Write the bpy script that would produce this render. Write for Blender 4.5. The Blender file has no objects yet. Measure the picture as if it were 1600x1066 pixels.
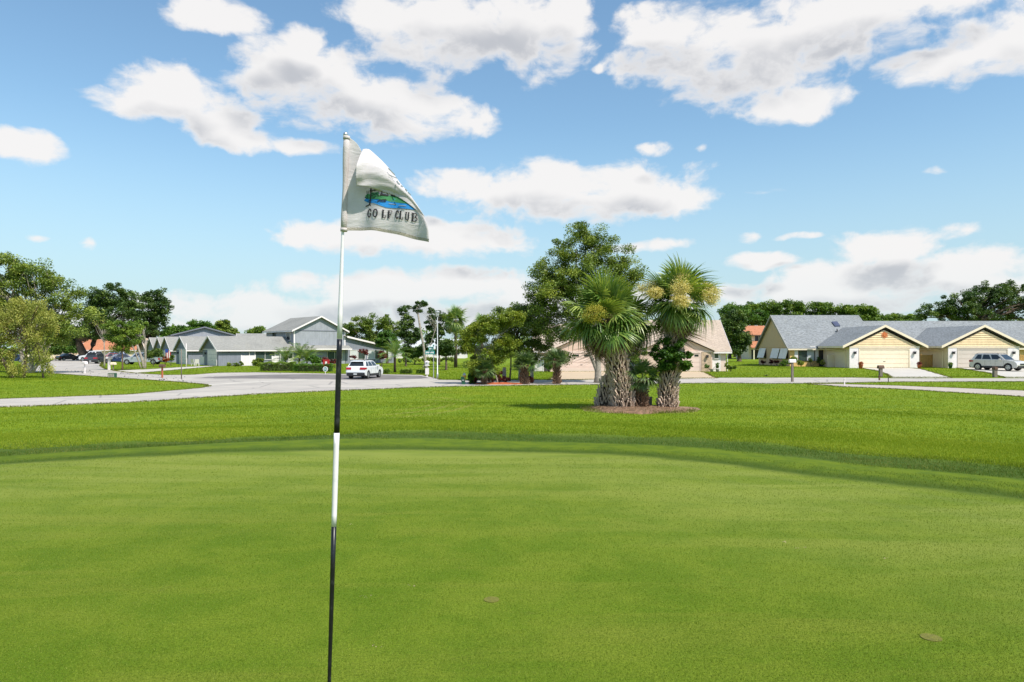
import bpy, bmesh, math, random
import numpy as np
from mathutils import Vector, Matrix
from mathutils.geometry import tessellate_polygon
S = bpy.context.scene
COL = S.collection
R = math.radians
F = 1081.0; CX = 800.0; HY = 543.0; CZ = 2.75       # lens of the photograph: focal length, centre and horizon in its pixels
random.seed(7); rng = np.random.default_rng(7)

# ------------------------------------------------------------------ camera
cd = bpy.data.cameras.new('camera'); cam = bpy.data.objects.new('camera', cd); COL.objects.link(cam)
cam.location = (0, 0, CZ); cam.rotation_euler = (R(90), 0, 0)
cd.sensor_width = 36; cd.lens = F/1600*36; cd.shift_y = 10/1600
cd.clip_start = 0.05; cd.clip_end = 6000
S.camera = cam

# ------------------------------------------------------------------ light
SUN_EL = R(54); SUN_DIR = Vector((0.72, -0.69, 0)).normalized()
sd = Vector((SUN_DIR.x*math.cos(SUN_EL), SUN_DIR.y*math.cos(SUN_EL), math.sin(SUN_EL)))
sl = bpy.data.lights.new('sun', 'SUN'); sl.energy = 4.3; sl.angle = R(0.6); sl.color = (1.0, 0.955, 0.88)
so = bpy.data.objects.new('sun', sl); COL.objects.link(so); so.location = (20, -10, 40)
so.rotation_euler = sd.to_track_quat('Z', 'Y').to_euler()
S.view_settings.view_transform = 'Standard'; S.view_settings.look = 'None'
S.view_settings.gamma = 1; S.view_settings.use_curve_mapping = False
S.view_settings.exposure = 0.40

# ------------------------------------------------------------------ node helpers
class NT:
    def __init__(s, t): s.t = t; s.N = t.nodes; s.L = t.links
    def n(s, ty, **k):
        o = s.N.new(ty)
        for a, b in k.items(): setattr(o, a, b)
        return o
    def put(s, sock, v):
        if isinstance(v, bpy.types.NodeSocket): s.L.new(v, sock)
        elif v is not None: sock.default_value = v
    def m(s, op, a, b=None, c=None, clamp=False):
        o = s.n('ShaderNodeMath', operation=op); o.use_clamp = clamp
        s.put(o.inputs[0], a); s.put(o.inputs[1], b); s.put(o.inputs[2], c)
        return o.outputs[0]
    def v(s, op, a, b=None, c=None):
        o = s.n('ShaderNodeVectorMath', operation=op)
        s.put(o.inputs[0], a); s.put(o.inputs[1], b); s.put(o.inputs[2], c)
        return o.outputs['Value'] if op in ('DOT_PRODUCT', 'LENGTH') else o.outputs[0]
    def noise(s, vec, scale, detail=4, rough=0.55, dist=0):
        o = s.n('ShaderNodeTexNoise'); s.put(o.inputs['Vector'], vec)
        o.inputs['Scale'].default_value = scale; o.inputs['Detail'].default_value = detail
        o.inputs['Roughness'].default_value = rough; o.inputs['Distortion'].default_value = dist
        return o.outputs['Fac']
    def mix(s, f, a, b, mode='MIX'):
        o = s.n('ShaderNodeMix', data_type='RGBA', blend_type=mode)
        s.put(o.inputs[0], f); s.put(o.inputs[6], a if not isinstance(a, tuple) else (*a[:3], 1))
        s.put(o.inputs[7], b if not isinstance(b, tuple) else (*b[:3], 1))
        return o.outputs[2]
    def mr(s, x, a, b, c=0.0, d=1.0, smooth=True):
        o = s.n('ShaderNodeMapRange', interpolation_type='SMOOTHSTEP' if smooth else 'LINEAR')
        s.put(o.inputs[0], x); s.put(o.inputs[1], a); s.put(o.inputs[2], b); s.put(o.inputs[3], c); s.put(o.inputs[4], d)
        return o.outputs[0]

# ------------------------------------------------------------------ sky with fair-weather clouds
def azel(px, py):
    x, y, z = (px-CX)/F, 1.0, (HY-py)/F
    return math.atan2(x, y), math.atan2(z, math.hypot(x, y))
CL = [(200,158,58,34),(280,150,88,46),(350,195,70,40),(425,115,78,66),(505,130,88,66),(600,165,95,52),(690,178,72,34),(470,62,48,30),
      (480,236,46,13),(395,226,52,20),(340,28,84,26),(610,28,78,40),(700,48,130,66),(800,45,118,72),(875,30,50,46),(1040,42,84,40),(1060,96,106,36),
      (1180,85,150,74),(1310,40,170,60),(1230,160,118,26),(1470,10,110,26),(1450,105,76,28),(1525,85,100,46),(1600,60,80,60),
      (22,230,56,24),(695,285,66,24),(850,300,176,42),(975,300,120,46),(1055,312,78,20),(640,372,190,30),(560,362,110,26),(740,378,90,20),
      (1402,380,98,28),(1440,392,60,16),(1018,230,34,14),(1198,301,27,9),(1456,264,24,12),(1096,236,14,8),(930,106,14,9),
      (70,368,22,8),(142,380,24,14),(1172,372,26,11),(1246,373,36,7),(640,450,200,26),(760,445,90,24),(420,480,180,22),
      (620,490,340,24),(1380,440,230,34),(1520,415,130,28),(1300,465,260,30),(930,470,260,22),(1190,410,60,14),(560,50,20,12),
      (60,500,220,18),(1000,385,60,10)]
def build_world():
    w = bpy.data.worlds.new('World'); S.world = w; w.use_nodes = True
    t = NT(w.node_tree); w.node_tree.nodes.clear()
    g = bpy.data.node_groups.new('cloud_density', 'ShaderNodeTree')
    g.interface.new_socket('UV', in_out='INPUT', socket_type='NodeSocketVector')
    g.interface.new_socket('D', in_out='OUTPUT', socket_type='NodeSocketFloat'); g.interface.new_socket('S', in_out='OUTPUT', socket_type='NodeSocketFloat')
    q = NT(g); gi = q.n('NodeGroupInput'); go = q.n('NodeGroupOutput')
    uv = gi.outputs[0]
    wx = q.noise(uv, 7.0, 3, 0.5); wy = q.noise(q.v('ADD', uv, (5.3, 2.1, 0.7)), 9.0, 3, 0.5)
    cb = q.n('ShaderNodeCombineXYZ'); q.put(cb.inputs[0], q.m('MULTIPLY_ADD', wx, 0.09, -0.045)); q.put(cb.inputs[1], q.m('MULTIPLY_ADD', wy, 0.035, -0.0175))
    p = q.v('ADD', uv, cb.outputs[0])
    cur = None
    for (cx, cy, rx, ry) in CL:
        a, e = azel(cx, cy); a2, _ = azel(cx+rx, cy); _, e2 = azel(cx, cy-ry)
        sx = 1/max(abs(a2-a), 1e-3); sy = 1/max(abs(e2-e), 1e-3)
        k = q.v('MULTIPLY_ADD', p, (sx, sy, 0), (-a*sx, -e*sy, 0))
        dd = q.v('DOT_PRODUCT', k, k)
        if rx < 36: dd = q.m('ADD', dd, 0.72)
        if cur is None: cur = dd
        else: cur = q.m('SMOOTH_MIN', cur, dd, 0.35)
    blob = q.m('SUBTRACT', 1.0, cur)
    blob = q.m('MAXIMUM', blob, -3.0)
    # the same kind of sky goes on outside the frame
    sp = q.n('ShaderNodeSeparateXYZ'); q.put(sp.inputs[0], uv)
    far = q.m('ADD', q.mr(q.m('ABSOLUTE', sp.outputs[0]), 0.68, 0.85), q.mr(sp.outputs[1], 0.50, 0.62), clamp=True)
    gen = q.mr(q.noise(q.v('MULTIPLY', uv, (1.0, 1.8, 1.0)), 2.6, 2, 0.5), 0.46, 0.72, -2.0, 1.1)
    base = q.m('ADD', q.m('MULTIPLY', blob, q.m('SUBTRACT', 1.0, far)), q.m('MULTIPLY', gen, far))
    f1 = q.noise(q.v('MULTIPLY', p, (1.0, 1.6, 1.0)), 14.0, 10, 0.56)
    f2 = q.noise(q.v('MULTIPLY', p, (1.0, 1.5, 1.0)), 55.0, 4, 0.6)
    dens = q.m('ADD', base, q.m('MULTIPLY_ADD', f1, 4.6, -2.10))
    dens = q.m('ADD', dens, q.m('MULTIPLY_ADD', f2, 0.8, -0.4))
    q.put(go.inputs[0], dens); q.put(go.inputs[1], q.m('ADD', q.m('MINIMUM', base, 1.1), q.m('MULTIPLY_ADD', q.noise(q.v('MULTIPLY', p, (1.0, 1.6, 1.0)), 6.5, 4, 0.5), 2.6, -1.3)))
    tc = t.n('ShaderNodeTexCoord'); sep = t.n('ShaderNodeSeparateXYZ'); t.put(sep.inputs[0], tc.outputs['Generated'])
    az = t.m('ARCTAN2', sep.outputs[0], sep.outputs[1]); el = t.m('ARCSINE', sep.outputs[2])
    uvn = t.n('ShaderNodeCombineXYZ'); t.put(uvn.inputs[0], az); t.put(uvn.inputs[1], el)
    g1 = t.n('ShaderNodeGroup'); g1.node_tree = g; t.put(g1.inputs[0], uvn.outputs[0])
    g2 = t.n('ShaderNodeGroup'); g2.node_tree = g; t.put(g2.inputs[0], t.v('ADD', uvn.outputs[0], (0.012, 0.040, 0)))
    sky = t.n('ShaderNodeTexSky', sky_type='NISHITA'); sky.sun_disc = False
    sky.sun_elevation = SUN_EL; sky.sun_rotation = math.atan2(SUN_DIR.x, SUN_DIR.y)
    sky.altitude = 0; sky.air_density = 1.25; sky.dust_density = 0.5; sky.ozone_density = 2.2
    d1, d2 = g1.outputs[0], g2.outputs[1]
    alpha = t.mr(d1, -0.30, 0.85)
    alpha = t.m('MULTIPLY', alpha, t.mr(el, 0.0, 0.13, 0.72, 0.97))
    alpha = t.m('MULTIPLY', alpha, t.mr(el, -0.02, 0.0, 0.0, 1.0))
    shade = t.mr(d2, -0.1, 1.05, 0.0, 1.0)
    inner = t.mr(d1, 0.2, 1.5, 0.15, 1.0)
    sh = t.m('MULTIPLY', shade, inner)
    ccol = t.mix(sh, (CLB[0], CLB[1], CLB[2]), (CLD[0], CLD[1], CLD[2]))
    skyc = t.mix(1.0, sky.outputs[0], (0.90, 1.04, 1.05), 'MULTIPLY')
    skyc = t.mix(t.mr(el, 0.0, 0.32, 0.75, 0.0), skyc, (HZ[0], HZ[1], HZ[2]))
    c = t.mix(alpha, skyc, ccol)
    bg = t.n('ShaderNodeBackground'); t.put(bg.inputs[0], c); bg.inputs[1].default_value = 0.12
    o = t.n('ShaderNodeOutputWorld'); t.L.new(bg.outputs[0], o.inputs[0])
    w.cycles.sampling_method = 'MANUAL'; w.cycles.sample_map_resolution = 512
CLB = (5.9, 5.8, 5.75); CLD = (3.5, 3.6, 3.85); HZ = (3.1, 4.2, 5.1)
build_world()

# ------------------------------------------------------------------ geometry helpers
def tag(o, label=None, cat=None, group=None, kind=None):
    if label: o['label'] = label
    if cat: o['category'] = cat
    if group: o['group'] = group
    if kind: o['kind'] = kind
    return o
def empty(name, loc, rz=0, label=None, cat=None, group=None):
    o = bpy.data.objects.new(name, None); COL.objects.link(o); o.empty_display_size = 0.2
    o.location = loc; o.rotation_euler = (0, 0, rz); tag(o, label, cat, group); return o
class MB:
    def __init__(s): s.v = []; s.f = []
    def add(s, vs, fs):
        k = len(s.v); s.v += [tuple(p) for p in vs]; s.f += [tuple(i+k for i in f) for f in fs]; return s
    def box(s, x0, x1, y0, y1, z0, z1):
        return s.add([(x0,y0,z0),(x1,y0,z0),(x1,y1,z0),(x0,y1,z0),(x0,y0,z1),(x1,y0,z1),(x1,y1,z1),(x0,y1,z1)],
                     [(0,3,2,1),(4,5,6,7),(0,1,5,4),(1,2,6,5),(2,3,7,6),(3,0,4,7)])
    def hexa(s, b, t):   # two quads (bottom, top), each counter-clockwise seen from above
        return s.add(list(b)+list(t), [(0,3,2,1),(4,5,6,7),(0,1,5,4),(1,2,6,5),(2,3,7,6),(3,0,4,7)])
    def prism(s, poly, a, b, axis='y'):   # polygon of (u, v) pushed along axis
        n = len(poly)
        def pt(u, v, w): return {'y': (u, w, v), 'x': (w, u, v), 'z': (u, v, w)}[axis]
        vs = [pt(u, v, a) for u, v in poly]+[pt(u, v, b) for u, v in poly]
        return s.add(vs, [tuple(range(n))[::-1], tuple(range(n, 2*n))]+[(i, (i+1) % n, n+(i+1) % n, n+i) for i in range(n)])
    def tube(s, pts, rad, n=8, cap=True):
        pts = [Vector(p) for p in pts]; k0 = len(s.v)
        if not isinstance(rad, (list, tuple)): rad = [rad]*len(pts)
        up = Vector((0, 0, 1))
        for i, p in enumerate(pts):
            d = (pts[min(i+1, len(pts)-1)]-pts[max(i-1, 0)]).normalized()
            a = d.cross(up if abs(d.z) < 0.95 else Vector((1, 0, 0))).normalized(); b = d.cross(a)
            for j in range(n):
                t = 2*math.pi*j/n
                s.v.append(tuple(p+(a*math.cos(t)+b*math.sin(t))*rad[i]))
        for i in range(len(pts)-1):
            for j in range(n):
                s.f.append((k0+i*n+j, k0+i*n+(j+1) % n, k0+(i+1)*n+(j+1) % n, k0+(i+1)*n+j))
        if cap:
            s.f.append(tuple(k0+j for j in range(n))); s.f.append(tuple(k0+(len(pts)-1)*n+j for j in range(n))[::-1])
        return s
    def lathe(s, prof, n=14, c=(0, 0, 0)):
        return s.tube([(c[0], c[1], c[2]+z) for r, z in prof], [max(r, 1e-4) for r, z in prof], n)
    def ball(s, c, r, n=10, m=7):
        rx, ry, rz = r if isinstance(r, tuple) else (r, r, r)
        k = len(s.v)
        for i in range(m+1):
            ph = math.pi*i/m
            for j in range(n):
                t = 2*math.pi*j/n
                s.v.append((c[0]+rx*math.sin(ph)*math.cos(t), c[1]+ry*math.sin(ph)*math.sin(t), c[2]-rz*math.cos(ph)))
        for i in range(m):
            for j in range(n):
                s.f.append((k+i*n+j, k+i*n+(j+1) % n, k+(i+1)*n+(j+1) % n, k+(i+1)*n+j))
        return s
    def mesh(s, name, smooth=False, bevel=0):
        me = bpy.data.meshes.new(name); me.from_pydata(s.v, [], s.f); me.validate()
        bm = bmesh.new(); bm.from_mesh(me); bmesh.ops.recalc_face_normals(bm, faces=bm.faces)
        if bevel:
            bmesh.ops.bevel(bm, geom=[e for e in bm.edges if e.is_manifold and e.calc_face_angle(0) > 0.5], offset=bevel, segments=2, affect='EDGES', clamp_overlap=True)
        bm.to_mesh(me); bm.free()
        if smooth: me.polygons.foreach_set('use_smooth', [True]*len(me.polygons))
        return me
    def build(s, name, mat, parent=None, smooth=False, bevel=0):
        me = s.mesh(name, smooth, bevel); me.materials.append(mat)
        return link(name, me, parent)
def link(name, me, parent=None, M=None):
    o = bpy.data.objects.new(name, me); COL.objects.link(o)
    if parent: o.parent = parent
    if M is not None: o.matrix_local = M
    return o
def copy_tree(o, parent=None):
    c = o.copy(); COL.objects.link(c); c.parent = parent
    for ch in list(o.children): copy_tree(ch, c)
    return c
def np_mesh(name, V, Fc, mat, tint=None, smooth=False, uvlike=None):
    """V (n,3), Fc (m,k) faces of k corners; tint: value per vertex"""
    me = bpy.data.meshes.new(name); k = Fc.shape[1]
    me.vertices.add(len(V)); me.vertices.foreach_set('co', np.ascontiguousarray(V, dtype=np.float32).ravel())
    me.loops.add(Fc.size); me.loops.foreach_set('vertex_index', np.ascontiguousarray(Fc, dtype=np.int32).ravel())
    me.polygons.add(len(Fc)); me.polygons.foreach_set('loop_start', np.arange(0, Fc.size, k, dtype=np.int32))
    me.update(calc_edges=True)
    if tint is not None:
        a = me.attributes.new('tint', 'FLOAT', 'POINT'); a.data.foreach_set('value', np.asarray(tint, dtype=np.float32))
    if smooth: me.polygons.foreach_set('use_smooth', [True]*len(Fc))
    if mat: me.materials.append(mat)
    return me
def in_poly(X, Y, P):
    r = np.zeros(X.shape, bool); n = len(P)
    for i in range(n):
        x0, y0 = P[i]; x1, y1 = P[(i+1) % n]
        c = ((y0 > Y) != (y1 > Y)) & (X < (x1-x0)*(Y-y0)/((y1-y0) if y1 != y0 else 1e-9)+x0)
        r ^= c
    return r

# ------------------------------------------------------------------ terrain: a raised putting green, sloping lawn, flat street
GP = [(-6.5,8.8),(-3.6,9.8),(-1.4,10.3),(0.9,9.95),(2.4,9.2),(3.5,8.3),(4.4,7.6),(5.1,6.84),(6.3,4.8),(6.9,2.0),(6.0,-2.5),(2.0,-6.0),(-4.0,-7.0),(-9.5,-4.5),(-11.8,0.0),(-11.3,4.5),(-9.3,7.4)]
def smooth_poly(P, k=6):
    out = []; n = len(P)
    for i in range(n):
        p0, p1, p2, p3 = [np.array(P[(i+j-1) % n]) for j in range(4)]
        for t in np.arange(k)/k:
            out.append(tuple(0.5*((2*p1)+(-p0+p2)*t+(2*p0-5*p1+4*p2-p3)*t*t+(-p0+3*p1-3*p2+p3)*t**3)))
    return out
GPS = smooth_poly(GP)
def sdist(X, Y):
    X = np.asarray(X, float); Y = np.asarray(Y, float); best = np.full(X.shape, 1e9)
    n = len(GPS)
    for i in range(n):
        ax, ay = GPS[i]; bx, by = GPS[(i+1) % n]
        dx, dy = bx-ax, by-ay
        t = np.clip(((X-ax)*dx+(Y-ay)*dy)/(dx*dx+dy*dy), 0, 1)
        best = np.minimum(best, (X-ax-t*dx)**2+(Y-ay-t*dy)**2)
    d = np.sqrt(best)
    return np.where(in_poly(X, Y, GPS), -d, d)
def sst(a, b, x):
    t = np.clip((x-a)/(b-a), 0, 1); return t*t*(3-2*t)
def lin(a, b, x): return np.clip((x-a)/(b-a), 0, 1)
def H(X, Y, d=None):
    X = np.asarray(X, float); Y = np.asarray(Y, float)
    if d is None: d = sdist(X, Y)
    z = np.where(d < 3.3, 1.25-0.14*sst(0.2, 3.3, d), np.interp(d, [3.3, 6, 9, 12, 14, 17, 19.5, 22, 24, 26], [1.11, 0.94, 0.67, 0.40, 0.32, 0.29, 0.27, 0.15, 0.04, 0.0]))
    und = 0.020*np.sin(X*0.55+0.7)*np.sin(Y*0.48+0.3)+0.02*np.sin(X*0.9-Y*0.7)
    z = z+und*sst(24, 14, d)*sst(-0.5, 0, -np.abs(d)*0.0+0.0)
    z = z+0.35*lin(60, 80, Y)*lin(25, 34, X)
    return z
def Hs(x, y): return float(H(np.array([x]), np.array([y]))[0])
def gp(px, py, z=0.0):
    Y = (CZ-z)*F/(py-HY); return ((px-CX)*Y/F, Y)
def at(px, Y, py=None):
    x = (px-CX)*Y/F
    return (x, Y, Hs(x, Y) if py is None else CZ+(HY-py)*Y/F)

# ------------------------------------------------------------------ materials
def new_mat(name):
    m = bpy.data.materials.new(name); m.use_nodes = True; m.node_tree.nodes.clear(); t = NT(m.node_tree)
    o = t.n('ShaderNodeOutputMaterial'); return m, t, o
def pmat(name, col, rough=0.6, var=0.12, scale=3.0, bump=0.0, bscale=40, metal=0.0, spec=0.4, dirt=None, dscale=1.2, coat=0.0):
    m, t, o = new_mat(name)
    tc = t.n('ShaderNodeTexCoord').outputs['Object']
    n1 = t.noise(tc, scale, 5, 0.6); n2 = t.noise(tc, scale*9, 3, 0.6)
    f = t.m('ADD', t.m('MULTIPLY', n1, 0.7), t.m('MULTIPLY', n2, 0.3))
    c = t.mix(t.mr(f, 0.3, 0.7), tuple(x*(1-var) for x in col), tuple(min(1, x*(1+var)) for x in col))
    if dirt: c = t.mix(t.mr(t.noise(tc, dscale, 6, 0.65), 0.5, 0.75, 0, 0.55), c, dirt)
    b = t.n('ShaderNodeBsdfPrincipled'); t.put(b.inputs['Base Color'], c)
    t.put(b.inputs['Roughness'], t.mr(n1, 0.2, 0.8, rough*0.85, min(1, rough*1.15)))
    b.inputs['Metallic'].default_value = metal; b.inputs['Specular IOR Level'].default_value = spec
    if coat: b.inputs['Coat Weight'].default_value = coat; b.inputs['Coat Roughness'].default_value = 0.06
    if bump:
        bp = t.n('ShaderNodeBump'); bp.inputs['Strength'].default_value = bump; bp.inputs['Distance'].default_value = 0.02
        t.put(bp.inputs['Height'], t.noise(tc, bscale, 4, 0.6)); t.L.new(bp.outputs[0], b.inputs['Normal'])
    t.L.new(b.outputs[0], o.inputs[0]); return m
def leaf_mat(name, dark, mid, light, trans=0.3, rough=0.5, spec=0.3):
    m, t, o = new_mat(name)
    a = t.n('ShaderNodeAttribute', attribute_name='tint').outputs['Fac']
    r = t.n('ShaderNodeValToRGB'); t.put(r.inputs[0], a)
    e = r.color_ramp.elements; e[0].color = (*dark, 1); e[1].color = (*light, 1); e[1].position = 1.0
    k = e.new(0.5); k.color = (*mid, 1)
    b = t.n('ShaderNodeBsdfPrincipled'); t.put(b.inputs['Base Color'], r.outputs[0]); b.inputs['Roughness'].default_value = rough
    b.inputs['Specular IOR Level'].default_value = spec
    tr = t.n('ShaderNodeBsdfTranslucent'); t.put(tr.inputs[0], t.mix(1.0, r.outputs[0], (1.35, 1.25, 0.6), 'MULTIPLY'))
    mx = t.n('ShaderNodeMixShader'); mx.inputs[0].default_value = trans
    t.L.new(b.outputs[0], mx.inputs[1]); t.L.new(tr.outputs[0], mx.inputs[2]); t.L.new(mx.outputs[0], o.inputs[0]); return m
def glass_mat(name, col=(0.02, 0.025, 0.03)):
    m, t, o = new_mat(name); b = t.n('ShaderNodeBsdfPrincipled')
    tc = t.n('ShaderNodeTexCoord').outputs['Object']
    t.put(b.inputs['Base Color'], t.mix(t.noise(tc, 1.5, 2), tuple(c*0.6 for c in col), tuple(c*1.5 for c in col)))
    b.inputs['Roughness'].default_value = 0.06; b.inputs['Specular IOR Level'].default_value = 0.7
    t.L.new(b.outputs[0], o.inputs[0]); return m
def wood_mat(name, col):
    m, t, o = new_mat(name); tc = t.n('ShaderNodeTexCoord').outputs['Object']
    n = t.noise(t.v('MULTIPLY', tc, (9, 9, 1.2)), 3, 6, 0.65)
    c = t.mix(t.mr(n, 0.3, 0.7), tuple(x*0.65 for x in col), tuple(x*1.2 for x in col))
    b = t.n('ShaderNodeBsdfPrincipled'); t.put(b.inputs['Base Color'], c); b.inputs['Roughness'].default_value = 0.8
    bp = t.n('ShaderNodeBump'); bp.inputs['Strength'].default_value = 0.5; bp.inputs['Distance'].default_value = 0.01
    t.put(bp.inputs['Height'], n); t.L.new(bp.outputs[0], b.inputs['Normal'])
    t.L.new(b.outputs[0], o.inputs[0]); return m
def shingle_mat(name, col, var=0.28):
    m, t, o = new_mat(name); tc = t.n('ShaderNodeTexCoord').outputs['Object']
    n1 = t.noise(t.v('MULTIPLY', tc, (2.2, 2.2, 6.5)), 1.6, 3, 0.8); n2 = t.noise(tc, 0.35, 4, 0.6); n3 = t.noise(t.v('MULTIPLY', tc, (0.8, 0.8, 0.3)), 0.9, 4, 0.6)
    c = t.mix(t.mr(n1, 0.3, 0.7), tuple(x*(1-var) for x in col), tuple(x*(1+var) for x in col))
    c = t.mix(t.mr(n2, 0.45, 0.7, 0, 0.35), c, tuple(x*0.62 for x in col))
    c = t.mix(t.mr(n3, 0.5, 0.8, 0, 0.3), c, (col[0]*1.2, col[1]*1.15, col[2]*1.0))
    sp = t.n('ShaderNodeSeparateXYZ'); t.put(sp.inputs[0], tc)
    row = t.m('FRACT', t.m('MULTIPLY', sp.outputs[2], 7.5))
    c = t.mix(t.mr(row, 0.0, 0.22, 0.28, 0.0), c, tuple(x*0.5 for x in col))
    b = t.n('ShaderNodeBsdfPrincipled'); t.put(b.inputs['Base Color'], c); b.inputs['Roughness'].default_value = 0.92
    b.inputs['Specular IOR Level'].default_value = 0.25
    bp = t.n('ShaderNodeBump'); bp.inputs['Strength'].default_value = 0.6; bp.inputs['Distance'].default_value = 0.03
    t.put(bp.inputs['Height'], t.m('ADD', n1, row)); t.L.new(bp.outputs[0], b.inputs['Normal'])
    t.L.new(b.outputs[0], o.inputs[0]); return m
def siding_mat(name, col, groove=3.3, vertical=True, dark=0.72):
    m, t, o = new_mat(name); tc = t.n('ShaderNodeTexCoord').outputs['Object']
    sp = t.n('ShaderNodeSeparateXYZ'); t.put(sp.inputs[0], tc)
    co = t.m('ADD', sp.outputs[0], sp.outputs[1]) if vertical else sp.outputs[2]
    fr = t.m('FRACT', t.m('MULTIPLY', co, groove))
    g = t.m('MULTIPLY', t.mr(fr, 0.0, 0.10, 1.0, 0.0), 1.0)
    n = t.noise(t.v('MULTIPLY', tc, (1, 1, 0.35)), 2.2, 5, 0.6)
    c = t.mix(t.mr(n, 0.3, 0.7), tuple(x*0.9 for x in col), tuple(min(1, x*1.08) for x in col))
    c = t.mix(t.m('MULTIPLY', g, 0.6), c, tuple(x*dark for x in col))
    b = t.n('ShaderNodeBsdfPrincipled'); t.put(b.inputs['Base Color'], c); b.inputs['Roughness'].default_value = 0.75
    bp = t.n('ShaderNodeBump'); bp.inputs['Strength'].default_value = 0.6; bp.inputs['Distance'].default_value = 0.02
    t.put(bp.inputs['Height'], t.m('SUBTRACT', 1.0, g)); t.L.new(bp.outputs[0], b.inputs['Normal'])
    t.L.new(b.outputs[0], o.inputs[0]); return m

M = {}
M['white'] = pmat('white_paint', (0.84, 0.76, 0.74), 0.5, 0.04, dirt=(0.55, 0.53, 0.48))
M['cream'] = pmat('cream_paint', (0.86, 0.72, 0.53), 0.6, 0.04, dirt=(0.66, 0.58, 0.42))
M['black'] = pmat('black_paint', (0.012, 0.012, 0.013), 0.35, 0.2, spec=0.5)
M['dark'] = pmat('dark_plastic', (0.03, 0.03, 0.033), 0.5, 0.2)
M['rubber'] = pmat('tyre_rubber', (0.018, 0.018, 0.018), 0.85, 0.2)
M['rim'] = pmat('alloy', (0.55, 0.56, 0.58), 0.3, 0.05, metal=0.8)
M['glass'] = glass_mat('window_glass')
M['glass_green'] = glass_mat('tinted_window_glass', (0.05, 0.075, 0.065))
M['blind'] = pmat('white_blind', (0.55, 0.56, 0.55), 0.35, 0.05)
M['lamp_glass'] = pmat('lamp_glass', (0.75, 0.75, 0.72), 0.15, 0.03)
M['red_lens'] = pmat('red_lens', (0.4, 0.015, 0.015), 0.12, 0.1, spec=0.7)
M['grey_siding'] = siding_mat('grey_board_siding', (0.215, 0.225, 0.265))
M['grey_siding_light'] = siding_mat('pale_grey_board_siding', (0.31, 0.32, 0.35))
M['grey_trim'] = pmat('grey_trim', (0.17, 0.175, 0.205), 0.7, 0.08)
M['roof_grey'] = shingle_mat('weathered_grey_shingle', (0.27, 0.262, 0.24), 0.16)
M['roof_blue'] = shingle_mat('blue_grey_shingle', (0.235, 0.245, 0.25), 0.34)
M['roof_tan'] = shingle_mat('tan_shingle', (0.46, 0.365, 0.29), 0.2)
M['roof_tile'] = shingle_mat('orange_roof_tile', (0.46, 0.19, 0.10), 0.25)
M['tan_stucco'] = pmat('tan_stucco', (0.64, 0.43, 0.26), 0.85, 0.05, bump=0.3)
M['yellow_stucco'] = siding_mat('yellow_siding', (0.76, 0.47, 0.18), 1.2, True, 0.85)
M['yellow_board'] = siding_mat('yellow_lap_siding', (0.84, 0.63, 0.37), 4.5, False, 0.75)
M['cream_wall'] = pmat('cream_stucco', (0.80, 0.65, 0.48), 0.85, 0.04, bump=0.2)
M['pink_wall'] = pmat('pink_stucco', (0.68, 0.49, 0.39), 0.85, 0.05, bump=0.2)
M['pink_door'] = pmat('pink_garage_door', (0.76, 0.59, 0.50), 0.6, 0.03)
M['beige_door'] = pmat('beige_garage_door', (0.60, 0.52, 0.44), 0.6, 0.03)
M['stone'] = pmat('stone_facing', (0.52, 0.38, 0.26), 0.9, 0.35, 3.5, bump=0.8, bscale=9)
M['wood_orange'] = wood_mat('cedar_boards', (0.52, 0.30, 0.09))
M['wood_grey'] = wood_mat('grey_weathered_wood', (0.22, 0.18, 0.14))
M['wood_brown'] = wood_mat('brown_wood', (0.14, 0.08, 0.05))
M['concrete'] = pmat('driveway_concrete', (0.50, 0.46, 0.40), 0.9, 0.06, 0.6, bump=0.2, dirt=(0.45, 0.42, 0.37), dscale=0.5)
M['concrete_tan'] = pmat('tan_driveway_paving', (0.50, 0.38, 0.25), 0.9, 0.07, 0.6, bump=0.2)
M['path'] = pmat('cart_path_concrete', (0.43, 0.37, 0.31), 0.9, 0.08, 0.7, bump=0.3)
M['mulch'] = pmat('mulch', (0.21, 0.125, 0.075), 0.95, 0.5, 8, bump=1.0, bscale=25, dirt=(0.33, 0.25, 0.14), dscale=1.6)
M['mulch_red'] = pmat('red_mulch', (0.40, 0.10, 0.035), 0.95, 0.45, 8, bump=1.0, bscale=25)
M['bark'] = pmat('brown_bark', (0.12, 0.085, 0.06), 0.95, 0.45, 6, bump=1.0, bscale=14)
M['bark_pale'] = pmat('pale_grey_bark', (0.30, 0.26, 0.21), 0.9, 0.4, 5, bump=0.8, bscale=12)
M['metal'] = pmat('galvanised_metal', (0.45, 0.46, 0.46), 0.45, 0.08, metal=0.5)
M['green_metal'] = pmat('green_enamel', (0.02, 0.09, 0.05), 0.4, 0.15)
M['sign_green'] = pmat('sign_green', (0.01, 0.22, 0.19), 0.4, 0.05)
M['terracotta'] = pmat('terracotta', (0.45, 0.13, 0.06), 0.8, 0.15)
M['red'] = pmat('red_cloth', (0.38, 0.02, 0.025), 0.8, 0.12)
M['blue'] = pmat('blue_cloth', (0.03, 0.07, 0.30), 0.8, 0.1)
M['yellow'] = pmat('yellow_enamel', (0.65, 0.36, 0.04), 0.5, 0.1)
M['orange'] = pmat('orange_paint', (0.60, 0.17, 0.05), 0.6, 0.1)
M['stone_grey'] = pmat('grey_stone', (0.34, 0.31, 0.27), 0.9, 0.2, 6, bump=0.5)
M['skylight'] = glass_mat('skylight_glass', (0.06, 0.07, 0.12))
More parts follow.
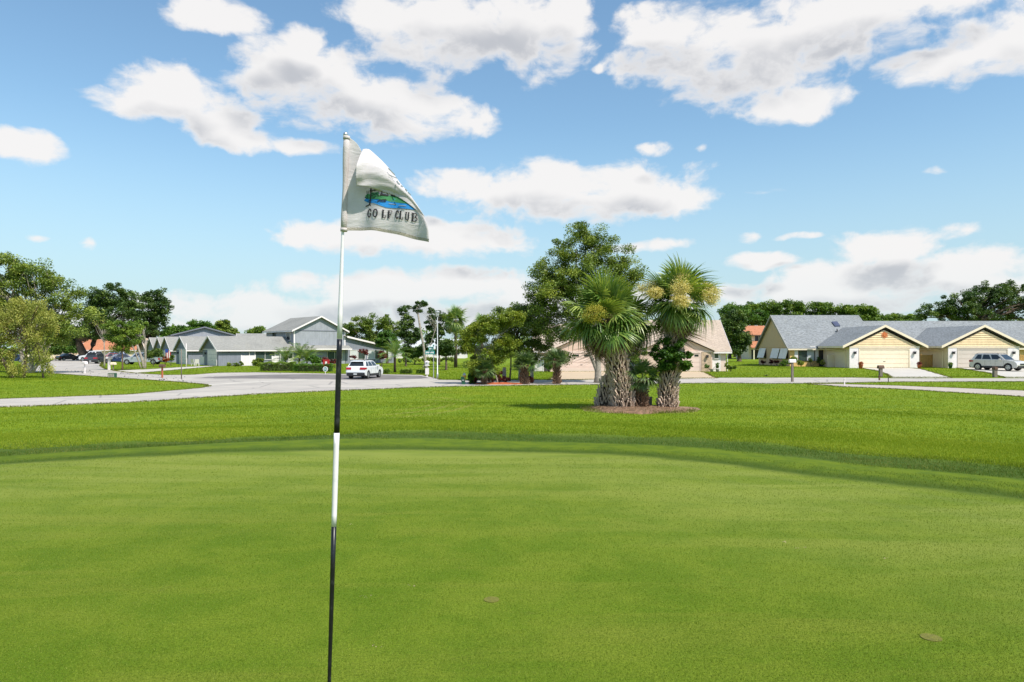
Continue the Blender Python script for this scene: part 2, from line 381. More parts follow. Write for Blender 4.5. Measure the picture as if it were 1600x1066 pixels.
# foliage
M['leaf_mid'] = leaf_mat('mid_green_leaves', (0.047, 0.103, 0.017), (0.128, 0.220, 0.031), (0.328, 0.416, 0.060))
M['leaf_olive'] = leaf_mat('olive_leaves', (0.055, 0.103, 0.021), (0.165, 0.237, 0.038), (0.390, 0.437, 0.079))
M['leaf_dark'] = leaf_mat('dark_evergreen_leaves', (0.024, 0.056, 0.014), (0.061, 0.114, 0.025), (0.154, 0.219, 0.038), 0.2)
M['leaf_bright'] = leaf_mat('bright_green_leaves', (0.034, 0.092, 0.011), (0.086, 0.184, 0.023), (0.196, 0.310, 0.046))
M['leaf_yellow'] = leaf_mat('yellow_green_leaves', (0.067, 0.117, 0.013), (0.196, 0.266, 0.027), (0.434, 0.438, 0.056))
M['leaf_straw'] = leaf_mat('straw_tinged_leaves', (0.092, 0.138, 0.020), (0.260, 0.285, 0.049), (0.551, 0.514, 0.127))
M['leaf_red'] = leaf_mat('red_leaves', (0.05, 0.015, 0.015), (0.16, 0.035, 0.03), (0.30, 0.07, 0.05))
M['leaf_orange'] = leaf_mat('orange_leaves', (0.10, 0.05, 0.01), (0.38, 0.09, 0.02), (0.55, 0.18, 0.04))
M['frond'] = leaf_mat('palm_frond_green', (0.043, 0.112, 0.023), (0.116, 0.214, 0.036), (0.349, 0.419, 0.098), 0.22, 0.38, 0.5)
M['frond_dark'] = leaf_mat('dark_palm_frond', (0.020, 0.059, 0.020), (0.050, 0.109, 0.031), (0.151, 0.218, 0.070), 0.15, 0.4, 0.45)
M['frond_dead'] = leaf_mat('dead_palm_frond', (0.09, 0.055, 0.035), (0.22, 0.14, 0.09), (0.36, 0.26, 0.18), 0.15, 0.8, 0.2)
M['flower'] = leaf_mat('palm_flowers', (0.50, 0.40, 0.09), (0.72, 0.60, 0.19), (0.80, 0.72, 0.38), 0.12, 0.7)
M['flower_green'] = leaf_mat('green_gold_palm_flowers', (0.26, 0.24, 0.03), (0.46, 0.41, 0.05), (0.56, 0.48, 0.10), 0.12, 0.7)
M['boot'] = pmat('palm_boot', (0.58, 0.44, 0.34), 0.9, 0.35, 7, bump=0.6)
M['boot_brown'] = pmat('brown_palm_boot', (0.22, 0.13, 0.08), 0.9, 0.4, 7, bump=0.6)
M['palm_core'] = pmat('palm_trunk_fibre', (0.07, 0.045, 0.03), 0.95, 0.4, 9, bump=0.8)

# ground material: putting green, collar, rough ring and lawn by distance from the green's edge
def ground_mat():
    m, t, o = new_mat('turf'); P = t.n('ShaderNodeNewGeometry').outputs['Position']
    d = t.n('ShaderNodeAttribute', attribute_name='edge').outputs['Fac']
    flat = t.v('MULTIPLY', P, (1, 1, 0))
    wob = t.m('MULTIPLY_ADD', t.noise(flat, 1.1, 5, 0.6), 0.9, -0.45)
    wf = t.m('MULTIPLY_ADD', t.noise(flat, 14, 3, 0.6), 0.16, -0.08)
    dd = t.m('ADD', t.m('ADD', d, t.m('MULTIPLY', wob, 0.35)), wf)
    big = t.noise(flat, 0.16, 4, 0.6); med = t.noise(flat, 0.9, 5, 0.6, 0.4); fine = t.noise(flat, 75, 3, 0.75); grain = t.noise(flat, 260, 2, 0.8)
    streak = t.noise(t.v('MULTIPLY', flat, (0.35, 2.2, 1)), 1.0, 5, 0.6, 0.6)
    g = t.mix(t.mr(t.noise(flat, 1.7, 7, 0.68, 0.3), 0.38, 0.62), GREEN_A, GREEN_B)
    g = t.mix(t.mr(streak, 0.48, 0.72, 0, 0.65), g, GREEN_C)
    g = t.mix(t.mr(t.noise(flat, 3.1, 5, 0.7), 0.56, 0.75, 0, 0.45), g, GREEN_D)
    g = t.mix(t.mr(t.noise(flat, 2.0, 6, 0.8), 0.60, 0.74, 0, 0.35), g, (0.145, 0.125, 0.035))
    gr = t.m('ADD', t.m('MULTIPLY', fine, 0.5), t.m('MULTIPLY', grain, 0.5))
    g = t.mix(t.mr(gr, 0.36, 0.64, 0.65, 0.0), g, (0.030, 0.052, 0.008))
    g = t.mix(t.mr(gr, 0.52, 0.72, 0, 0.45), g, (0.24, 0.25, 0.06))
    # mowing lines follow the edge of the green
    ring = t.m('SINE', t.m('MULTIPLY', t.m('ADD', d, t.m('MULTIPLY', wob, 0.5)), 9.5))
    rg = t.m('MULTIPLY', t.mr(ring, 0.1, 1.0), t.mr(d, -3.2, -0.3, 0, 1.0))
    g = t.mix(t.m('MULTIPLY', rg, 0.20), g, (0.15, 0.17, 0.055))
    g = t.mix(t.m('MULTIPLY', t.mr(d, -5.0, -1.2, 0, 0.6), t.mr(streak, 0.35, 0.6, 0.35, 1.0)), g, (0.235, 0.265, 0.055))
    col = t.mix(t.mr(t.noise(flat, 2.4, 5, 0.7), 0.4, 0.65), (0.118, 0.165, 0.012), (0.078, 0.125, 0.012))
    rough = t.mix(t.mr(t.noise(t.v('MULTIPLY', flat, (1, 1, 1)), 5.5, 5, 0.75), 0.36, 0.66), (0.046, 0.088, 0.012), (0.078, 0.122, 0.018))
    rough = t.mix(t.mr(t.noise(flat, 1.3, 6, 0.8), 0.62, 0.72, 0, 0.7), rough, (0.17, 0.13, 0.05))
    rough = t.mix(t.mr(t.noise(t.v('MULTIPLY', flat, (1, 1, 1)), 0.45, 3, 0.6), 0.45, 0.62, 0, 0.5), rough, (0.085, 0.125, 0.025))
    lawn = t.mix(t.mr(med, 0.36, 0.66), LAWN_A, LAWN_B)
    lawn = t.mix(t.mr(t.noise(flat, 0.55, 7, 0.75), 0.60, 0.72, 0, 0.35), lawn, (0.25, 0.21, 0.07))
    lawn = t.mix(t.mr(big, 0.5, 0.68, 0, 0.7), lawn, LAWN_C)
    lawn = t.mix(t.mr(t.noise(t.v('MULTIPLY', flat, (0.25, 1.4, 1)), 0.8, 5, 0.65), 0.48, 0.66, 0, 0.75), lawn, LAWN_D)
    lawn = t.mix(t.mr(t.noise(flat, 26, 4, 0.8), 0.42, 0.62, 0.30, 0.0), lawn, (0.045, 0.080, 0.010))
    rel = t.v('SUBTRACT', flat, (-6.2, 31.0, 0)); rad_ = t.v('LENGTH', t.v('MULTIPLY', rel, (1.0, 0.55, 0)))
    sx_ = t.n('ShaderNodeSeparateXYZ'); t.put(sx_.inputs[0], rel)
    arc = t.m('MULTIPLY', t.m('MULTIPLY', t.mr(t.m('SINE', t.m('MULTIPLY', rad_, 7.5)), 0.2, 0.9), t.mr(t.m('ABSOLUTE', t.m('SUBTRACT', rad_, 3.6)), 0.9, 1.6, 1.0, 0.0)), t.mr(sx_.outputs[0], 0.6, 2.4))
    lawn = t.mix(t.m('MULTIPLY', arc, 0.55), lawn, (0.25, 0.23, 0.06))
    c = t.mix(t.mr(dd, -0.06, 0.08), g, col)
    c = t.mix(t.m('MULTIPLY', t.mr(dd, -0.25, 0.05), t.mr(dd, 0.1, 0.55, 0.75, 0)), c, (0.044, 0.076, 0.012))
    c = t.mix(t.mr(dd, 1.35, 1.60), c, rough)
    c = t.mix(t.mr(dd, 2.5, 4.0), c, lawn)
    b = t.n('ShaderNodeBsdfPrincipled'); t.put(b.inputs['Base Color'], c); b.inputs['Roughness'].default_value = 0.8
    b.inputs['Specular IOR Level'].default_value = 0.04
    bp = t.n('ShaderNodeBump'); bp.inputs['Strength'].default_value = 0.55; bp.inputs['Distance'].default_value = 0.012
    t.put(bp.inputs['Height'], t.m('ADD', t.m('MULTIPLY', fine, 0.6), t.m('MULTIPLY', t.noise(flat, 30, 4, 0.7), 1.2)))
    t.L.new(bp.outputs[0], b.inputs['Normal']); t.L.new(b.outputs[0], o.inputs[0]); return m
GREEN_A = (0.122, 0.198, 0.011); GREEN_B = (0.175, 0.240, 0.018); GREEN_C = (0.225, 0.255, 0.030); GREEN_D = (0.098, 0.155, 0.010)
LAWN_A = (0.160, 0.240, 0.014); LAWN_B = (0.215, 0.285, 0.018); LAWN_C = (0.270, 0.290, 0.022); LAWN_D = (0.105, 0.180, 0.014)
M['turf'] = ground_mat()
def steps(*segs):
    out = []
    for a, b, s in segs: out += list(np.arange(a, b-1e-6, s))
    out.append(segs[-1][1]); return np.array(out)
xs = steps((-3000, -400, 325), (-400, -120, 20), (-120, -40, 4), (-40, -12, 1), (-12, 12, 0.25), (12, 25, 1), (25, 34, 1), (34, 120, 4), (120, 400, 20), (400, 3000, 325))
ys = steps((-2000, -200, 300), (-200, -20, 20), (-20, -8, 1), (-8, 20, 0.25), (20, 60, 1), (60, 80, 1), (80, 120, 4), (120, 400, 20), (400, 5000, 460))
GX, GY = np.meshgrid(xs, ys); GD = sdist(GX, GY); GZ = H(GX, GY, GD)
nx, ny = len(xs), len(ys)
idx = np.arange(nx*ny).reshape(ny, nx)
FQ = np.stack([idx[:-1, :-1], idx[:-1, 1:], idx[1:, 1:], idx[1:, :-1]], -1).reshape(-1, 4)
me = np_mesh('ground', np.stack([GX, GY, GZ], -1).reshape(-1, 3), FQ, M['turf'], smooth=True)
a = me.attributes.new('edge', 'FLOAT', 'POINT'); a.data.foreach_set('value', GD.ravel().astype(np.float32))
tag(link('ground', me), kind='structure')

# ------------------------------------------------------------------ roads and drives
def road_mat():
    m, t, o = new_mat('aged_asphalt'); P = t.v('MULTIPLY', t.n('ShaderNodeNewGeometry').outputs['Position'], (1, 1, 0))
    n1 = t.noise(P, 0.18, 5, 0.6); n2 = t.noise(P, 9, 5, 0.75)
    c = t.mix(t.mr(n1, 0.35, 0.65), (0.42, 0.375, 0.325), (0.50, 0.445, 0.38))
    c = t.mix(t.mr(n2, 0.35, 0.65, 0.25, 0), c, (0.22, 0.21, 0.20))
    c = t.mix(t.mr(t.noise(t.v('MULTIPLY', P, (0.12, 0.8, 1)), 1, 6, 0.7, 1.0), 0.50, 0.66, 0, 0.45), c, (0.24, 0.23, 0.22))
    vo = t.n('ShaderNodeTexVoronoi', feature='DISTANCE_TO_EDGE'); t.put(vo.inputs['Vector'], t.v('ADD', P, (0.3, 0.1, 0))); vo.inputs['Scale'].default_value = 0.22
    c = t.mix(t.mr(vo.outputs['Distance'], 0.0, 0.022, 0.6, 0.0), c, (0.12, 0.115, 0.11))
    b = t.n('ShaderNodeBsdfPrincipled'); t.put(b.inputs['Base Color'], c); b.inputs['Roughness'].default_value = 0.9
    bp = t.n('ShaderNodeBump'); bp.inputs['Strength'].default_value = 0.4; bp.inputs['Distance'].default_value = 0.01; t.put(bp.inputs['Height'], n2)
    t.L.new(bp.outputs[0], b.inputs['Normal']); t.L.new(b.outputs[0], o.inputs[0]); return m
M['road'] = road_mat()
M['tar'] = pmat('dark_worn_asphalt', (0.17, 0.15, 0.14), 0.9, 0.2, 0.7, bump=0.4, dirt=(0.33, 0.31, 0.29), dscale=0.45)
def sheet(name, P, mat, top=0.02, drape=False, skirt=0.1):
    P = [tuple(p) for p in P]
    tris = tessellate_polygon([[Vector((x, y, 0)) for x, y in P]])
    n = len(P); zz = [(Hs(x, y) if drape else 0)+top for x, y in P]
    v = [(x, y, z) for (x, y), z in zip(P, zz)]+[(x, y, z-skirt) for (x, y), z in zip(P, zz)]
    f = [tuple(t) for t in tris]+[(i, (i+1) % n, n+(i+1) % n, n+i) for i in range(n)]
    me = bpy.data.meshes.new(name); me.from_pydata(v, [], f)
    bm = bmesh.new(); bm.from_mesh(me); bmesh.ops.recalc_face_normals(bm, faces=bm.faces); bm.to_mesh(me); bm.free()
    if me.polygons[0].normal.z < 0: me.flip_normals()
    me.materials.append(mat); return tag(link(name, me), kind='structure')
ROAD = [gp(*p) for p in [(-150,648),(0,637),(200,629.5),(400,616.5),(525,611),(650,606),(725,604),(850,602.3),(1000,600.5),(1130,599),(1210,600),(1300,599),(1400,597.3),(1600,596.7),(1850,596.5),
        (1850,590.5),(1600,590.5),(1400,590.5),(1120,591),(1000,592),(870,594),(740,594.6),(690,594),(676,590),(660,586.5),(600,585.3),(540,584.8),(480,583.6),(400,582.3),(340,583),(300,586),(260,586.5),(210,583.5),(195,582),
        (165,577),(157,572),(160,566),(165,562),(150,560.5),(88,560.5),(82,563),(60,571),(44,579),(50,582),(90,584.5),(130,587.5),(200,592),(280,597.5),(318,601),(328,603.5),(318,606),(300,608),(200,617),(100,620.5),(0,624),(-150,634)]]
sheet('street', ROAD, M['road'])
PATH = [gp(*p) for p in [(1262,600.6),(1300,600.2),(1400,603),(1600,611),(1760,618),(1760,630),(1600,620.5),(1400,608.2),(1320,605)]]
sheet('cart_path', PATH, M['path'])
PAD = [gp(*p) for p in [(300,591.5),(345,588.5),(420,586),(480,585),(540,586),(600,586.5),(655,587.5),(672,591),(640,592.8),(560,594.3),(470,592.5),(400,592)]]
sheet('worn_asphalt_apron', PAD, M['tar'], 0.024, skirt=0.003)
D1 = [(42.3,80.2),(50.0,80.2),(49.0,73),(47.9,70.5),(40.2,66),(37.2,62.8),(43.2,62.8),(47.5,70.0)]
def gpd(px, py):   # on the rising front lawns
    Y = 60.0
    for _ in range(30):
        x = (px-CX)*Y/F; Y = 0.5*Y+0.5*(CZ-float(0.35*lin(60, 80, Y)*lin(25, 34, x)))*F/(py-HY)
    return ((px-CX)*Y/F, Y)
DR = [[(1344,575.4),(1421,575.4),(1439,577),(1487,590.8),(1393,590.8),(1388,586),(1372,580)],
      [(1496,575.4),(1592,575.4),(1612,578),(1665,590.8),(1571,590.8),(1545,583),(1510,577.5)]]
DRW = [[gpd(*p) for p in q] for q in DR]
for q in DRW: sheet('concrete_driveway', q, M['concrete'], 0.03, True)
PK = [[gp(*p) for p in q] for q in ([(1050,581.1),(1095,581.1),(1104,583.6),(1112,588),(1121,591.6),(1034,592.3),(1040,586)], [(871,581.1),(946,581.1),(952,586),(962,593.2),(856,594.6),(866,588)])]
for q in PK: sheet('tan_driveway', q, M['concrete_tan'], 0.03)
LD = [gp(*p) for p in [(325,572.2),(341,572.2),(318,574.5),(262,579.5),(212,583.6),(176,579.6),(230,577.5),(285,574)]]
sheet('side_driveway', LD, M['concrete'], 0.026)
sheet('gutter', [gp(*p) for p in [(1121,591.0),(1392,590.1),(1392,590.8),(1121,591.7)]], M['concrete'], 0.03)
sheet('pale_gutter_strip', [gp(*p) for p in [(318,601.5),(372,598.2),(430,595.2),(480,593.6),(480,594.4),(430,596.4),(372,599.8),(322,602.8)]], M['concrete'], 0.026, skirt=0.003)
BEDP = [(5.0+2.05*math.cos(a), 27.35+1.45*math.sin(a)) for a in np.linspace(0, 2*math.pi, 25)[:-1]]
ALLROAD = [ROAD, PATH, LD]+DRW+PK

# ------------------------------------------------------------------ grass blades
def blades(name, X, Y, h, w, mat, tint, lean=0.5):
    n = len(X); Z = H(X, Y)
    a = rng.uniform(0, 2*np.pi, n); b = rng.uniform(0, 2*np.pi, n); l = rng.uniform(0.1, lean, n)*h
    dx, dy = np.cos(a)*w/2, np.sin(a)*w/2
    V = np.empty((n, 3, 3)); V[:, 0] = np.stack([X-dx, Y-dy, Z-0.002], -1); V[:, 1] = np.stack([X+dx, Y+dy, Z-0.002], -1)
    V[:, 2] = np.stack([X+np.cos(b)*l, Y+np.sin(b)*l, Z+h], -1)
    me = np_mesh(name, V.reshape(-1, 3), np.arange(3*n).reshape(n, 3), mat, np.repeat(tint, 3))
    return tag(link(name, me), kind='stuff')
def frustum(n, y0, y1, pw):
    u = rng.uniform(0, 1, n); Y = (y0**(1-pw)+u*(y1**(1-pw)-y0**(1-pw)))**(1/(1-pw))
    X = rng.uniform(-0.80, 0.80, n)*Y; return X, Y
def lf(X, Y, s, k=0.0): return (np.sin(X*s+k+1.3*np.sin(Y*s*0.7+k))*np.sin(Y*s*1.3+2*k+np.sin(X*s*0.6)))
M['grass_green'] = leaf_mat('putting_green_blades', (0.066, 0.125, 0.008), (0.145, 0.205, 0.018), (0.29, 0.33, 0.07), 0.25, 0.6, 0.06)
M['grass_lawn'] = leaf_mat('lawn_blades', (0.100, 0.175, 0.010), (0.205, 0.280, 0.018), (0.34, 0.37, 0.045), 0.4, 0.6, 0.08)
M['grass_rough'] = leaf_mat('rough_blades', (0.045, 0.088, 0.010), (0.090, 0.145, 0.016), (0.24, 0.23, 0.07), 0.25, 0.7, 0.03)
X, Y = frustum(560000, 2.0, 9.5, 1.9); k = sdist(X, Y) < -0.1; X, Y = X[k], Y[k]
blades('putting_green_turf', X, Y, rng.uniform(0.003, 0.008, len(X))*(0.6+0.10*Y), 0.0028*(0.5+0.22*Y), M['grass_green'], np.clip(rng.normal(0.45, 0.30, len(X))+0.10*lf(X, Y, 2.7), 0, 1), 0.9)
X, Y = frustum(520000, 8.0, 62.0, 1.55); d = sdist(X, Y); k = (d > 3.05+0.35*lf(X, Y, 1.9))
for Pg in ALLROAD+[BEDP]: k &= ~in_poly(X, Y, Pg)
X, Y = X[k], Y[k]
blades('lawn_grass', X, Y, rng.uniform(0.03, 0.065, len(X))*(0.30+Y*0.022), 0.0055*(1+Y*0.11), M['grass_lawn'], np.clip(rng.normal(0.42, 0.22, len(X))+0.12*sst(26, 14, Y)+0.16*lf(X, Y, 0.5)+0.08*np.sin(Y*2.1+np.sin(X*0.3)*2)*lf(X, Y, 0.23, 2), 0, 1), 0.8)
X, Y = frustum(330000, 5.5, 19.0, 1.4); d = sdist(X, Y); k = (d > 1.42+0.16*lf(X, Y, 3)+rng.normal(0, 0.05, len(X))) & (d < 3.3+0.5*lf(X, Y, 2.3, 1)+rng.normal(0, 0.25, len(X))); X, Y = X[k], Y[k]
blades('rough_grass_ring', X, Y, rng.uniform(0.012, 0.045, len(X))*(0.8+0.3*lf(X, Y, 4.1)), 0.005, M['grass_rough'], np.clip(rng.normal(0.45, 0.27, len(X))+0.2*lf(X, Y, 1.4, 2), 0, 1), 1.1)
X, Y = frustum(160000, 5.5, 14.0, 1.4); d = sdist(X, Y); k = (d > 0.0) & (d < 0.30+0.55*sst(-1, 5, X)+0.15*lf(X, Y, 2.3, 1)+rng.normal(0, 0.06, len(X))); X, Y = X[k], Y[k]
blades('collar_grass', X, Y, rng.uniform(0.010, 0.024, len(X)), 0.004, M['grass_rough'], np.clip(rng.normal(0.5, 0.2, len(X)), 0, 1), 0.9)
X, Y = frustum(150000, 58.0, 120.0, 1.3); X = X
k = np.ones(len(X), bool)
for Pg in ALLROAD: k &= ~in_poly(X, Y, Pg)
X, Y = X[k], Y[k]
blades('front_lawn_grass', X, Y, rng.uniform(0.05, 0.09, len(X)), 0.06, M['grass_lawn'], np.clip(rng.normal(0.45, 0.2, len(X)), 0, 1), 0.8)

# ragged grass and dead straw growing over the edges of the paving
ex, ey = [], []
for Pg in ALLROAD:
    for i in range(len(Pg)):
        (x0, y0), (x1, y1) = Pg[i], Pg[(i+1) % len(Pg)]; L_ = math.hypot(x1-x0, y1-y0)
        if min(y0, y1) > 110 or L_ < 0.3: continue
        m_ = int(L_*160); u = rng.uniform(0, 1, m_); nx_, ny_ = -(y1-y0)/L_, (x1-x0)/L_
        o_ = rng.normal(0, 0.07, m_)+0.10*np.sin(u*L_*2.3)*np.sin(u*L_*0.7)
        ex.append(x0+(x1-x0)*u+nx_*o_); ey.append(y0+(y1-y0)*u+ny_*o_)
X, Y = np.concatenate(ex), np.concatenate(ey); k = np.abs(X/Y) < 0.85; X, Y = X[k], Y[k]
M['grass_edge'] = leaf_mat('edge_grass', (0.060, 0.075, 0.015), (0.150, 0.190, 0.020), (0.34, 0.28, 0.12), 0.25, 0.8, 0.1)
blades('edge_grass', X, Y, rng.uniform(0.04, 0.10, len(X)), 0.035, M['grass_edge'], rng.uniform(0, 1, len(X))**1.2, 1.3)
# two old hole plugs and a few pale flecks on the green
def plug(px, py, r, label):
    z = 1.25; x, y = gp(px, py, z); z = Hs(x, y)+0.002
    mb = MB(); n = 20; pts = [(x+r*math.cos(2*math.pi*i/n), y+r*math.sin(2*math.pi*i/n)) for i in range(n)]
    mb.prism(pts, z-0.01, z+0.002, 'z'); o = mb.build('turf_plug', M['plug']); tag(o, label, 'turf plug')
M['plug'] = pmat('yellowed_turf', (0.165, 0.160, 0.022), 0.95, 0.3, 60, bump=0.5, bscale=300)
plug(768, 939, 0.046, 'round yellowish turf plug set in the putting green nearer the flagstick')
plug(1455, 999, 0.050, 'round yellowish turf plug in the putting green at the lower right')
mb = MB()
for (px, py, n) in ((571, 938, 7), (548, 825, 4), (1252, 855, 5), (1225, 845, 4), (590, 1013, 5), (1385, 872, 3), (640, 920, 3)):
    for _ in range(n):
        x, y = gp(px+random.uniform(-9, 9), py+random.uniform(-2, 2), 1.25); z = Hs(x, y)+0.008; a = random.uniform(0, 3.1); l = random.uniform(0.003, 0.009)
        c, s_ = math.cos(a)*l, math.sin(a)*l
        mb.add([(x-c, y-s_, z), (x+s_*.3, y-c*.3, z+.004), (x+c, y+s_, z), (x-s_*.3, y+c*.3, z)], [(0, 1, 2, 3)])
tag(mb.build('grass_clippings', M['stone']), kind='stuff')

# ================================================================== FLAGSTICK
YF = 2.0
def fz(zx, zy, dy=0.0, xo=500, yo=190, k=5.075):   # point of the flag, dy metres behind (+) or before (-) the stick
    px, py = xo+zx/k, yo+zy/k; Y = YF+dy
    return ((px-CX)*YF/F, Y, CZ+(HY-py)*YF/F)
stick = empty('golf_flagstick', (0, 0, 0), label='tall thin golf flagstick in black and white bands with a white flag on the green', cat='flagstick')
def sp_(py): return (540.2-(py-208)*0.03005, py)
def stick_pt(py):
    px, py = sp_(py); return ((px-CX)*YF/F, YF, CZ+(HY-py)*YF/F)
px2m = YF/F
M['pole_white'] = pmat('white_pole_paint', (0.80, 0.75, 0.75), 0.3, 0.05, 20, dirt=(0.5, 0.5, 0.48), dscale=12, coat=0.3)
M['pole_black'] = pmat('black_pole_paint', (0.008, 0.008, 0.010), 0.35, 0.3, 20, dirt=(0.06, 0.06, 0.06), dscale=45)
M['sleeve'] = pmat('soiled_flag_sleeve', (0.56, 0.50, 0.48), 0.9, 0.08, 30, bump=0.3, bscale=400, dirt=(0.33, 0.27, 0.22), dscale=14)
def rad(py): return px2m*0.5*np.interp(py, [208, 361, 450, 529, 676, 760, 823, 1066, 1120], [3.4, 4.4, 6.5, 8.2, 8.8, 8.6, 8.0, 5.6, 5.2])
zb = Hs(stick_pt(1080)[0], YF); pyb = HY+(CZ-zb)*F/YF+4
for a, b, mt in ((212, 529.5, 'pole_white'), (530, 676, 'pole_black'), (676.5, 822.5, 'pole_white'), (823, pyb, 'pole_black')):
    ks = np.linspace(a, b, 9)
    MB().tube([stick_pt(k) for k in ks], [float(rad(k)) for k in ks], 16).build('pole_band', M[mt], stick, True)
mb = MB(); p = stick_pt(210.5); mb.ball(p, 0.0075, 12, 8); mb.build('finial', M['rim'], stick, True)
# flag cloth: main sheet and the flap folded over in front
def cloth_mat():
    m, t, o = new_mat('flag_cloth'); tc = t.n('ShaderNodeTexCoord').outputs['Object']
    n = t.noise(tc, 14, 5, 0.6)
    c = t.mix(t.mr(n, 0.35, 0.7), (0.80, 0.75, 0.74), (0.72, 0.67, 0.67))
    c = t.mix(t.mr(t.noise(tc, 40, 4, 0.7), 0.60, 0.8, 0, 0.3), c, (0.42, 0.37, 0.31))
    b = t.n('ShaderNodeBsdfPrincipled'); t.put(b.inputs['Base Color'], c); b.inputs['Roughness'].default_value = 0.9; b.inputs['Specular IOR Level'].default_value = 0.1
    bp = t.n('ShaderNodeBump'); bp.inputs['Strength'].default_value = 0.6; bp.inputs['Distance'].default_value = 0.004
    t.put(bp.inputs['Height'], t.m('ADD', t.noise(t.v('MULTIPLY', tc, (1, 1, 3.2)), 22, 4, 0.6, 0.8), t.m('MULTIPLY', t.noise(tc, 900, 2), 0.15))); t.L.new(bp.outputs[0], b.inputs['Normal'])
    tr = t.n('ShaderNodeBsdfTranslucent'); t.put(tr.inputs[0], c); mx = t.n('ShaderNodeMixShader'); mx.inputs[0].default_value = 0.35
    t.L.new(b.outputs[0], mx.inputs[1]); t.L.new(tr.outputs[0], mx.inputs[2]); t.L.new(mx.outputs[0], o.inputs[0]); return m
M['cloth'] = cloth_mat()
def dym(zx, zy):
    s = (zx-185)/700.0; t = (zy-115)/860.0
    return 0.010*math.sin(s*7.0+t*2.0)*min(1, s*3)+0.006*math.sin(s*19+t*5)*min(1, s*3)-0.05*s*s+0.012*math.sin(t*6)*min(1, s*2)
def pl(P, t):   # point along a polyline by index fraction
    t = max(0, min(1, t))*(len(P)-1); i = min(int(t), len(P)-2); u = t-i
    p0, p1, p2, p3 = P[max(i-1, 0)], P[i], P[i+1], P[min(i+2, len(P)-1)]
    return tuple(0.5*((2*p1[k])+(-p0[k]+p2[k])*u+(2*p0[k]-5*p1[k]+4*p2[k]-p3[k])*u*u+(-p0[k]+3*p1[k]-3*p2[k]+p3[k])*u**3) for k in (0, 1))
RB = [(236,128),(288,168),(322,222),(345,262),(420,285),(500,345),(575,430),(655,530),(735,635),(810,730),(850,800),(876,880),(880,978)]
def grid_obj(name, fn, ns, nt, mat, parent, thick=0.0012):
    mb = MB(); mb.v = [fn(i/ns, j/nt) for j in range(nt+1) for i in range(ns+1)]
    mb.f = [(j*(ns+1)+i, (j+1)*(ns+1)+i, (j+1)*(ns+1)+i+1, j*(ns+1)+i+1) for j in range(nt) for i in range(ns)]
    me = bpy.data.meshes.new(name); me.from_pydata(mb.v, [], mb.f); me.polygons.foreach_set('use_smooth', [True]*len(me.polygons)); me.materials.append(mat)
    o = link(name, me, parent); md = o.modifiers.new('thickness', 'SOLIDIFY'); md.thickness = thick; md.offset = 0; return o
def main_sheet(s, t):
    L = (196-21*t, 122+746*t); r = pl(RB, t); x = L[0]*(1-s)+r[0]*s; y = L[1]*(1-s)+r[1]*s-34*math.sin(math.pi*s**0.85)*t**4
    return fz(x, y, dym(x, y))
flag = grid_obj('flag', main_sheet, 46, 46, M['cloth'], stick)
TOP = [(342,222),(372,219),(402,230),(480,302),(570,402),(660,522),(750,634),(846,778)]
BOT = [(312,535),(356,538),(400,543),(500,571),(600,601),(680,650),(770,716),(846,780)]
def flap(s, t):
    T = pl(TOP, s); B = pl(BOT, s); bow = 16*math.sin(math.pi*t)*(1-s)**3
    x = T[0]*(1-t)+B[0]*t-bow*0.2+ (12 if s == 0 else 0)*0; y = T[1]*(1-t)+B[1]*t
    d = dym(x, y)*(1-t)+(-0.006-0.040*(1-s)**1.2*math.sin(min(1, t*1.15)*math.pi*0.6)-0.012*math.sin(t*math.pi))
    d += 0.004*math.sin(8*t+5*s+3*s*t)*(1-s)*t+0.0025*math.sin(26*(t*0.8+s*0.5))*t*(1-s)
    return fz(x, y, min(d, dym(x, y)-0.004))
grid_obj('folded_corner', flap, 40, 26, M['cloth'], flag)
mb = MB(); ks = np.linspace(0, 1, 8)   # sleeve round the stick
mb.tube([fz(211-22*k+0, 117+755*k) for k in ks], [0.0082+0.0012*math.sin(k*9) for k in ks], 14); mb.build('sleeve', M['sleeve'], flag, True)
mb = MB()
for k0, k1 in ((0.0, 0.035), (0.965, 1.0)): MB().tube([fz(211-22*k0, 117+755*k0), fz(211-22*k1, 117+755*k1)], [0.0098, 0.0098], 14).build('sleeve_hem', M['sleeve'], flag, True)
def strip(P, w, name, mat, off=-0.0022):   # band lying on the cloth along a polyline in flag coordinates
    mb = MB(); n = len(P)
    for i, (x, y) in enumerate(P):
        a = P[max(i-1, 0)]; b = P[min(i+1, n-1)]; dx, dy = b[0]-a[0], b[1]-a[1]; l = math.hypot(dx, dy) or 1
        ox, oy = -dy/l*w/2, dx/l*w/2
        mb.v += [fz(x+ox, y+oy, dym(x+ox, y+oy)+off), fz(x-ox, y-oy, dym(x-ox, y-oy)+off)]
    mb.f = [(2*i, 2*i+1, 2*i+3, 2*i+2) for i in range(n-1)]
    return mb.build(name, mat, flag)
def bez(P, n=24): return [pl(P, i/(n-1)) for i in range(n)]
M['hem'] = pmat('soiled_hem', (0.46, 0.40, 0.33), 0.9, 0.15, 40, bump=0.3, bscale=300)
hb = []
for i in range(40):
    s = i/39*0.99+0.012; L = (175, 868); r = (880, 978)
    hb.append((L[0]*(1-s)+r[0]*s, L[1]*(1-s)+r[1]*s-34*math.sin(math.pi*s**0.85)-12))
strip(hb, 22, 'hem', M['hem'])
M['ink_black'] = pmat('black_ink', (0.02, 0.02, 0.022), 0.85, 0.2, 60); M['ink_green'] = pmat('green_ink', (0.05, 0.22, 0.08), 0.85, 0.15, 60)
M['ink_blue'] = pmat('blue_ink', (0.02, 0.22, 0.55), 0.85, 0.15, 60); M['ink_grey'] = pmat('grey_ink', (0.28, 0.31, 0.32), 0.85, 0.15, 60)
